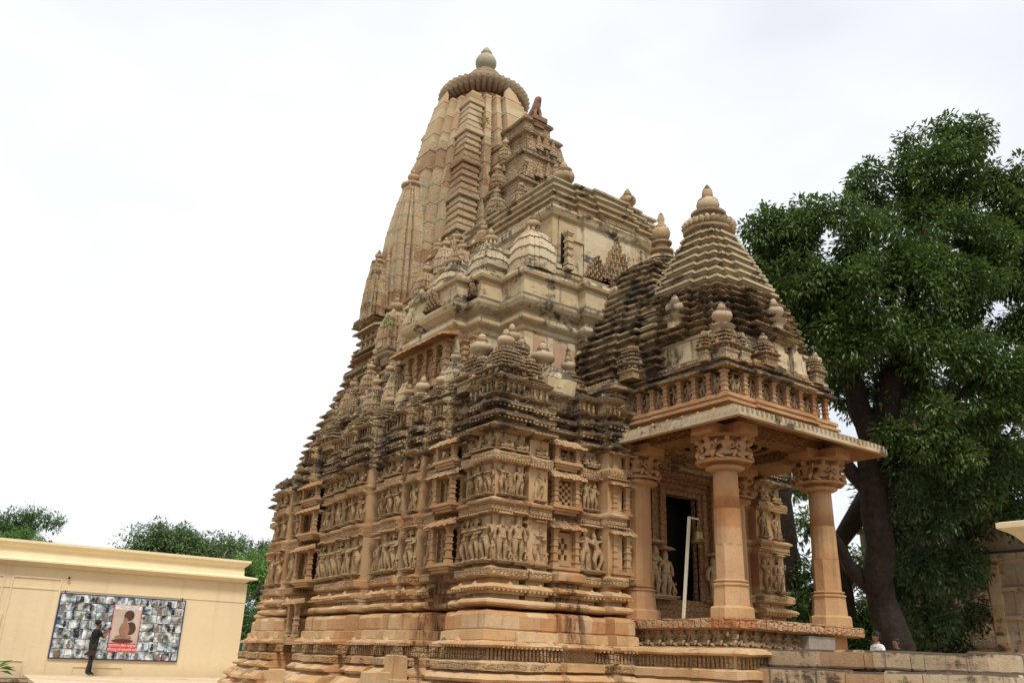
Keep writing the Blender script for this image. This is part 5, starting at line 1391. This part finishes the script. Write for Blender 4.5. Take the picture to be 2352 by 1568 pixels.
# man in the white shirt beyond the stair wall, seen from the chest up, looking left
N = {'pel': (0, 0, .94, .13, .11), 'bel': (.0, 0, 1.10, .135, .11), 'che': (.0, 0, 1.30, .15, .125), 'nec': (.02, 0, 1.46, .058), 'jaw': (.05, 0, 1.535, .065), 'hea': (.03, 0, 1.61, .09), 'top': (.02, 0, 1.69, .06),
     'ls': (.0, .18, 1.38, .066), 'le': (.02, .24, 1.12, .045), 'lw': (.14, .22, .92, .03), 'rs': (.0, -.18, 1.38, .066), 're': (.02, -.25, 1.12, .045), 'rw': (.14, -.22, .92, .03),
     'lt': (0, .09, .86, .095), 'lk': (.02, .10, .50, .062), 'la': (0, .10, .09, .042), 'lf': (.13, .11, .04, .035),
     'rt': (0, -.09, .86, .095), 'rk': (.02, -.10, .50, .062), 'ra': (0, -.10, .09, .042), 'rf': (.13, -.11, .04, .035)}
E3 = [e for e in E2 if e[0][:2] not in ('lw', 'rw') and e[0][1:] not in ('p',) and not any(c in e[0]+e[1] for c in '0123456789')]
E3 = [e for e in E3 if e[0] in N and e[1] in N]
hand_nodes(N, E3, 'l', N['lw'][:3], (.3, 0, -1), (1, -.3, .2)); hand_nodes(N, E3, 'r', N['rw'][:3], (.3, 0, -1), (1, .3, .2))
man2, me = person('person', N, E3, 1, (20.25, 12.68, .20), R(160), 'man in a white collared shirt with short black hair beyond the stair wall')
def mf2(c):
    if c.z < .10: return 3
    if c.z < .95: return 2 if abs(c.y) < .2 else 0
    if c.z > 1.45: return 0
    if abs(c.y) > .2 and c.z < 1.15: return 0
    return 1
assign_mat(me, [M['skin'], M['white_cloth'], M['grey_cloth'], M['blackmetal']], mf2)
link('body', me, man2); facebits(man2, .03, 1.60, .088)
b = MB(); blob(b, (-.005, 0, 1.655), .102, .2, zmin=1.60); blob(b, (-.045, 0, 1.60), .075, .1, zmin=1.53); link('hair', b.mesh('hair', M['hair']), man2)
b = MB(); b.rings([[(.10, -.06, 1.39), (.02, -.10, 1.45), (-.07, 0, 1.49), (.02, .10, 1.45), (.10, .06, 1.39)], [(.085, -.05, 1.42), (.02, -.08, 1.48), (-.055, 0, 1.515), (.02, .08, 1.48), (.085, .05, 1.42)]], False, False); link('collar', b.mesh('collar', M['white_cloth']), man2)
# woman behind him
N2 = {k: v for k, v in N.items()}
wom, me = person('person', N2, E3, 1, (21.2, 12.75, .22), R(175), 'woman with long dark hair in a dark top, behind the man in white')
def mf3(c):
    if c.z > 1.46: return 0
    return 1
assign_mat(me, [M['skin'], M['black_cloth']], mf3)
me2 = link('body', me, wom); wom.scale = (.93,)*3
facebits(wom, .03, 1.60, .088)
b = MB(); blob(b, (-.015, 0, 1.645), .108, .15, zmin=1.55); blob(b, (-.075, 0, 1.50), .085, .1, zmin=1.25, flat=(1, 1.1, 2.0)); link('hair', b.mesh('hair', M['hair']), wom)

# ================================================================== trees
def leaves(mb_v, mb_f, c, rad, n, L, W, rg, droop=.35):
    for k in range(n):
        d = Vector((rg.gauss(0, 1), rg.gauss(0, 1), rg.gauss(0, 1)))
        if d.length < .01: continue
        d.normalize()
        p = Vector(c)+d*rad*(.35+.65*rg.random()**.5)
        o = (d+Vector((rg.uniform(-.6, .6), rg.uniform(-.6, .6), -droop+rg.uniform(-.3, .3)))).normalized()
        sidev = o.cross(Vector((rg.uniform(-.4, .4), rg.uniform(-.4, .4), 1))).normalized()
        l = L*rg.uniform(.7, 1.25); w_ = W*rg.uniform(.7, 1.2)
        nrm = sidev.cross(o)
        i = len(mb_v)
        mid = p+o*l*.5+nrm*l*.06
        mb_v += [tuple(p), tuple(mid+sidev*w_), tuple(p+o*l-nrm*l*.12), tuple(mid-sidev*w_)]
        mb_f.append((i, i+1, i+2, i+3))
def crown(root, blobs, clumps, per, L, W, mat, seed, rad=.55, limb_from=None, name='crown', lmat=None):
    rg = random.Random(seed); V, Fc = [], []
    tot = sum(r[3]**2 for r in blobs)
    centres = []
    for (x, y, z, r, fl) in blobs:
        n = int(clumps*r*r/tot)
        for k in range(n):
            d = Vector((rg.gauss(0, 1), rg.gauss(0, 1), rg.gauss(0, 1))).normalized()
            q = r*(.55+.5*rg.random()**.6)*(1+.25*noise.noise(d*2.5+Vector((x, y, z))))
            c = Vector((x, y, z))+Vector((d.x, d.y, d.z*fl))*q
            if noise.noise(c*.9+Vector((seed, 0, 0))) < -.12: continue
            centres.append(c)
            leaves(V, Fc, c, rad*rg.uniform(.6, 1.2), per, L, W, rg)
    me = bpy.data.meshes.new(name); me.from_pydata(V, [], Fc); me.materials.append(mat)
    o = link(name, me, root); o.matrix_parent_inverse = Matrix.Translation(-wloc(root))
    return centres
def limb(mb, a, b, r0_, r1_, rg, n=7, wob=.12):
    a, b = Vector(a), Vector(b); L = (b-a).length; pts, rr = [], []
    for k in range(n+1):
        t = k/n; p = a.lerp(b, t)+Vector((rg.uniform(-1, 1), rg.uniform(-1, 1), rg.uniform(-.5, .5)))*L*wob*.35*math.sin(math.pi*t)
        pts.append(tuple(p)); rr.append(r0_+(r1_-r0_)*t)
    mb.tube(pts, rr, 9); return pts

# large mango-like tree at right
big = empty('large_tree', (22.2, 14.2, -.9), 'very large dark green tree with thick dark trunk and spreading limbs right of the porch', 'tree')
tk = MB(); rg = random.Random(11)
limb(tk, (22.9, 13.8, -.9), (21.45, 13.1, 6.8), .48, .34, rg, 9, .05)
for a, b, r_, r2 in (((21.6, 12.9, 6.6), (20.4, 13.6, 11), .40, .14), ((21.6, 12.9, 6.6), (22.4, 11.0, 13.2), .42, .12), ((21.7, 13.0, 5.8), (23.4, 10.9, 8.6), .26, .04), ((21.8, 13.1, 5.0), (20.0, 14.6, 9.0), .26, .08), ((22.2, 13.6, 2.6), (20.9, 14.6, 5.2), .24, .09), ((22.4, 11.0, 12), (22.9, 10.4, 13.4), .12, .03)):
    limb(tk, a, b, r_, r2, rg)
part('trunk', tk, M['bark'], big)
import sys
def dp(x, y, d):     # helper used only to note where the crown lies, in metres
    v = fw+rt*((x-1176)/2000.6)-up*((y-784)/2000.6)
    p = Vector((0, 0, 1))+v*d; return p
CB = []
for x, y, d, r in ((2160, 400, 26, 1.35), (2240, 480, 26, 1.3), (2080, 470, 26, 1.1), (2180, 560, 25.5, 1.5), (2040, 560, 25, 1.2), (1900, 530, 25, 1.15), (1800, 560, 25, 1.0), (1850, 650, 24.5, 1.3), (1760, 540, 25, .75), (1960, 680, 24, 1.4), (2090, 680, 24.5, 1.5), (2230, 680, 25, 1.5), (2320, 620, 26, 1.3), (1900, 780, 24, 1.2), (2020, 810, 23.5, 1.3), (2150, 820, 24, 1.3), (2290, 800, 25, 1.3), (1860, 720, 25, 1.1), (1960, 880, 24.5, .9), (2060, 930, 24.5, .9), (2210, 930, 26, 1.0), (2350, 900, 26, 1.0), (2140, 330, 26, .8), (2300, 400, 26, .6), (1770, 620, 25.5, .8), (2360, 520, 26, 1.0), (1990, 420, 26, .55), (2230, 320, 26, .6), (2270, 1040, 26, .9), (2350, 1060, 26, .8), (2120, 1060, 25, .7), (2180, 1020, 23, .8), (2260, 960, 23, .9), (2330, 980, 23, .8), (2130, 960, 22.5, .6), (2240, 1110, 24, .8), (2320, 1140, 24.5, .8), (2110, 1010, 22.5, .5), (2050, 1000, 23, .4), (2400, 500, 26, 1.0), (1900, 590, 24.3, .9), (1930, 620, 24, .7), (2250, 850, 23.5, .9), (2330, 860, 23.5, .9), (2410, 640, 25.5, 1.2), (2400, 760, 25, 1.1), (2400, 900, 25, 1.1), (2120, 640, 24, 1.0), (2260, 580, 25, 1.1), (2000, 740, 23.5, 1.0), (2330, 700, 24.5, 1.0)):
    p = dp(x, y, d); CB.append((p.x, p.y, p.z, r, .8))
crown(big, CB, 6000, 46, .165, .038, M['leaf'], 4, .30)
# hanging curtains of leaves, dark, in front of the far temple
CB = []
for x, y, d, r in ((2130, 1150, 27, .9), (2180, 1260, 27, .9), (2080, 1250, 27, .8), (2200, 1380, 27, .8), (2120, 1380, 27, .8), (2050, 1350, 27, .6), (2250, 1180, 27, .7), (2160, 1470, 28, .7), (2050, 1100, 26, .6), (2235, 1300, 27, .5), (2090, 1470, 28, .6), (2110, 1060, 23, .7), (2120, 1180, 23, .6), (2170, 1120, 23.5, .8), (2260, 1080, 24, .8), (2320, 1180, 24, .5), (2120, 1300, 23.5, .5), (2190, 1300, 24, .6), (2140, 1430, 24, .55), (2240, 1400, 25, .5)):
    p = dp(x, y, d); CB.append((p.x, p.y, p.z, r, 1.0))
t3 = empty('drooping_tree', (24, 14.5, -.9), 'dark drooping tree hanging before the far carved temple', 'tree')
crown(t3, CB, 1250, 42, .18, .038, M['leafd'], 9, .36)
tk = MB(); limb(tk, (25.2, 14.6, -.9), (24.6, 13.4, 5.0), .22, .10, rg); part('trunk', tk, M['bark'], t3)
# thinner tree behind the columns
t2 = empty('slender_tree', (26.5, 20.5, -.9), 'slender dark double trunk seen between the porch columns with leafy undergrowth', 'tree')
tk = MB()
p = dp(1790, 1330, 30); q_ = dp(1800, 1000, 31); limb(tk, (p.x, p.y, -.9), tuple(q_), .34, .24, rg, 8, .05); 
p = dp(1830, 1420, 30); q_ = dp(1800, 1060, 31); limb(tk, (p.x, p.y, -.9), tuple(q_), .30, .18, rg, 8, .06)
p = dp(1930, 1240, 27); q_ = dp(2010, 1120, 27); limb(tk, tuple(dp(1950, 1420, 27)), tuple(p), .22, .2, rg, 6, .04); limb(tk, tuple(p), tuple(q_), .26, .4, rg, 4, .04)
part('trunk', tk, M['bark'], t2)
CB = []
for x, y, d, r in ((1800, 1400, 29, .9), (1840, 1340, 30, .8), (1780, 1300, 31, .7), (1850, 1440, 29, .6), (1780, 1440, 29, .8), (1990, 1400, 30, .7), (1960, 1460, 30, .6), (1830, 1200, 32, .55), (1960, 1300, 31, .45), (1990, 1460, 30, .6), (1830, 1120, 33, .4), (2000, 1110, 28, .4), (1985, 1180, 30, .4)):
    p = dp(x, y, d); CB.append((p.x, p.y, p.z, r, .9))
crown(t2, CB, 420, 40, .26, .045, M['leaf'], 21, .40)
# trees behind the cream building
def far_tree(x, y, d, r, mat, seed, label, n=5, group='trees behind the cream building', sp=1.0, cl=330):
    rg_ = random.Random(seed); c = dp(x, y, d)
    root = empty('broadleaf_tree', (c.x, c.y, -.9), label, 'tree', group)
    tk = MB(); pts = limb(tk, (c.x, c.y, -.9), (c.x, c.y, c.z), .35, .16, rg_); 
    CBs = [(c.x, c.y, c.z, r, .75)]
    for k in range(n):
        a = rg_.uniform(0, 2*math.pi); q2 = Vector((c.x+math.cos(a)*r*.9*sp, c.y+math.sin(a)*r*.5, c.z+rg_.uniform(-.5, .55)*r))
        limb(tk, (c.x, c.y, c.z-r*.6), tuple(q2), .12, .04, rg_); CBs.append((*q2, r*rg_.uniform(.45, .62), .8))
    part('trunk', tk, M['bark'], root); crown(root, CBs, int(cl*1.5), 50, .17*r/2+.03, .04*r/2+.005, mat, seed, .34*r/2+.08)
far_tree(22, 1228, 52, 1.75, M['leaf4'], 31, 'dark leafy tree rising behind the far left of the cream roof', 6)
far_tree(5, 1260, 48, 1.2, M['leaf3'], 32, 'small light yellow-green tree at the left frame edge over the cream roof', 4, cl=200)
far_tree(80, 1285, 50, 1.0, M['leaf3'], 33, 'light yellow-green treetop between the dark tree and the bare sky over the roof', 4, cl=200)
far_tree(420, 1290, 56, 2.4, M['leaf2'], 34, 'greyish green spreading tree rising over the middle of the cream roof', 9, sp=1.5, cl=620)
far_tree(515, 1296, 58, 2.4, M['leaf2'], 35, 'greyish green tree over the right part of the cream roof', 8, sp=1.3, cl=620)
far_tree(600, 1330, 50, 1.9, M['leaf3'], 36, 'bright green tree between the cream building and the temple, upper one', 5, cl=300)
far_tree(605, 1440, 48, 1.9, M['leaf4'], 37, 'dark green tree filling the gap between cream building and temple', 5, cl=340)
def weed(x, y, z, r_, seed, label):
    V, Fc = [], []; leaves(V, Fc, (x, y, z), r_, 60, .11, .018, random.Random(seed), .2)
    me = bpy.data.meshes.new('weed'); me.from_pydata(V, [], Fc); me.materials.append(M['leaf3'])
    o = link('weed', me); tag(o, label, 'weed', 'weeds rooted in the stonework')
weed(9.3, 18.2, 8.75, .12, 1, 'small green weed rooted between the turrets of the left flank')
weed(9.95, 16.6, 9.3, .14, 2, 'leafy weed hanging beside the plastered turrets of the hall roof')
weed(12.25, 19.0, 16.3, .12, 4, 'thin weed high on the main spire left of the carved lion')
# twig of a plant at the far left edge
lp = MB(); V, Fc = [], []; leaves(V, Fc, tuple(dp(-12, 1535, 9)), .05, 14, .16, .03, random.Random(2), .1)
me = bpy.data.meshes.new('leafy_plant'); me.from_pydata(V, [], Fc); me.materials.append(M['leaf3']); 
rt_ = empty('leafy_plant', tuple(Vector((dp(-12, 1535, 9).x, dp(-12, 1535, 9).y, -.9))), 'green leafy plant just entering at the lower left edge', 'plant')
o = link('leaves', me, rt_); o.matrix_parent_inverse = Matrix.Translation(-wloc(rt_))
b = MB(); c = dp(-12, 1535, 9); b.tube([(c.x, c.y, -.9), tuple(c)], .012, 6); part('stem', b, M['bark'], rt_)

# ================================================================== second temple behind the tree
FTX, FTY = dp(2200, 1480, 40).x, dp(2200, 1480, 40).y
ft = empty('far_temple', (FTX, FTY, 0), 'shaded carved stone temple half hidden behind the large tree at right', 'temple')
fm = MB(); C0 = (FTX, FTY)
pl = ratha(FTX, FTY, 2.7, [(.72, .10), (.42, .2)])
prf = [(.6, -.9), (.6, .5), (.35, .6), (.35, 1.2), (.5, 1.3), (.3, 1.5), (.25, 2.1), (.4, 2.2), (.2, 2.4)]
for k in range(4): z = 2.4+k*1.3; prf += [(.0, z), (.0, z+1.0), (.22, z+1.08), (.24, z+1.18), (.02, z+1.28)]
mould(fm, pl, prf, .5, .03)
fig_b = MB()
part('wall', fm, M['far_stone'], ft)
fs = MB(); t_ = []
for k in range(40):
    z = 7.5+k*.165; t = k/40; w_ = .92*(1-.55*t**1.8)
    t_ += [(.04, z, w_), (.04, z+.10, w_), (-.04, z+.11, w_), (-.04, z+.16, w_)]
mould(fs, ratha(FTX, FTY, 2.7, [(.7, .05), (.4, .12)]), t_, 9, .02)
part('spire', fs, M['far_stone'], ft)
fa = MB(); amalaka(fa, FTX, FTY, 14.0, 1.4, .5, 30, .13); pot(fa, FTX, FTY, 14.4, 1.1, .6); part('ribbed_disc', fa, M['far_stone'], ft)
fp = MB()
for k, (dx, h) in enumerate(((2.4, 9), (4.2, 8.2))):
    p = dp(2330, 1200, 34); 
pf_ = dp(2285, 1450, 26)
mould(fp, rect(pf_.x, pf_.x+5, pf_.y-5.0, pf_.y+.0), [(.3, -.9), (.3, .9), (.15, 1.1), (0, 1.2), (0, 4.2), (.2, 4.35), (.2, 4.5), (0, 4.6), (0, 5.5), (.25, 5.7), (.25, 5.85), (-.1, 6.1)], .5, .02)
part('plaster_porch', fp, stone('grey_plaster', (.36, .30, .25), (.42, .36, .30), (.38, .27, .20), stain=.5, runs=.5), ft)
fc = MB(); fc.T = SIDE(pf_.x)
for u in (-pf_.y+.25, -pf_.y+1.6, -pf_.y+3.0): fc.box(u-.16, u+.16, -.02, .14, 1.2, 4.2)
for zz_ in (2.6, 3.4): fc.box(-pf_.y+.42, -pf_.y+4.8, -.02, .10, zz_, zz_+.12)
fc.T = None; part('pilaster', fc, M['steps'], ft)
F_ = SIDE(FTX-2.7*1.2); fcol = MB(); 
for k in range(5):
    fcol = MB(); fcol.T = F_; colonette(fcol, -FTY-1.0+k*.5, .05, 2.6, 3.6, .09); part('pillar', fcol, M['far_stone'], ft)
# a lower hall of the far temple reaching right
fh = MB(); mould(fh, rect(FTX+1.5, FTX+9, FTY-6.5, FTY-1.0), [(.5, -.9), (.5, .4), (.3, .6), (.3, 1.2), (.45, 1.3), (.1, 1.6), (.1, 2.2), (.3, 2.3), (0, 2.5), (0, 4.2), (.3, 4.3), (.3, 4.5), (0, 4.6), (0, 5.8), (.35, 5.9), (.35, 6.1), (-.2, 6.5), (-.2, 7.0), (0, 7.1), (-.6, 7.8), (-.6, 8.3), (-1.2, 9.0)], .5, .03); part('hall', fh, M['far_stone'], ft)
# cream pavilion corner at the right edge
pvx = dp(2335, 1212, 17)
cp = empty('cream_pavilion', (pvx.x+1.0, pvx.y-1.0, 0), 'corner of a cream painted pavilion with flat moulded top at the right edge', 'pavilion')
b = MB(); bx0 = dp(2352, 1300, 17)
mould(b, rect(bx0.x+.02, bx0.x+1.6, bx0.y-1.8, bx0.y-.1), [(0, -.9), (0, pvx.z-.28)], 2, 0); part('pillar', b, M['cream'], cp)
b = MB(); zt = pvx.z
mould(b, rect(bx0.x+.02, bx0.x+1.6, bx0.y-1.8, bx0.y-.1), [(0, zt-.30), (.04, zt-.24), (.14, zt-.12), (.22, zt-.06), (.34, zt), (.36, zt+.02), (.36, zt+.12), (.30, zt+.14)], 2, 0); part('cornice', b, M['cream_trim'], cp)
# grass tuft lower right
V, Fc = [], []; rg_ = random.Random(8)
c = dp(2345, 1540, 16)
for k in range(1400):
    x_, y_ = c.x+rg_.gauss(0, .5), c.y+rg_.gauss(0, .5); h_ = rg_.uniform(.2, .5); a = rg_.uniform(0, 6.28); l_ = rg_.uniform(.05, .25)
    i = len(V); V += [(x_-.01*math.sin(a), y_+.01*math.cos(a), c.z-.35), (x_+.01*math.sin(a), y_-.01*math.cos(a), c.z-.35), (x_+l_*math.cos(a), y_+l_*math.sin(a), c.z-.35+h_)]; Fc.append((i, i+1, i+2))
me = bpy.data.meshes.new('grass'); me.from_pydata(V, [], Fc); me.materials.append(M['leaf3']); o = link('grass', me); o['kind'] = 'stuff'
tag(o, 'green tuft of long grass at the lower right edge', 'grass')
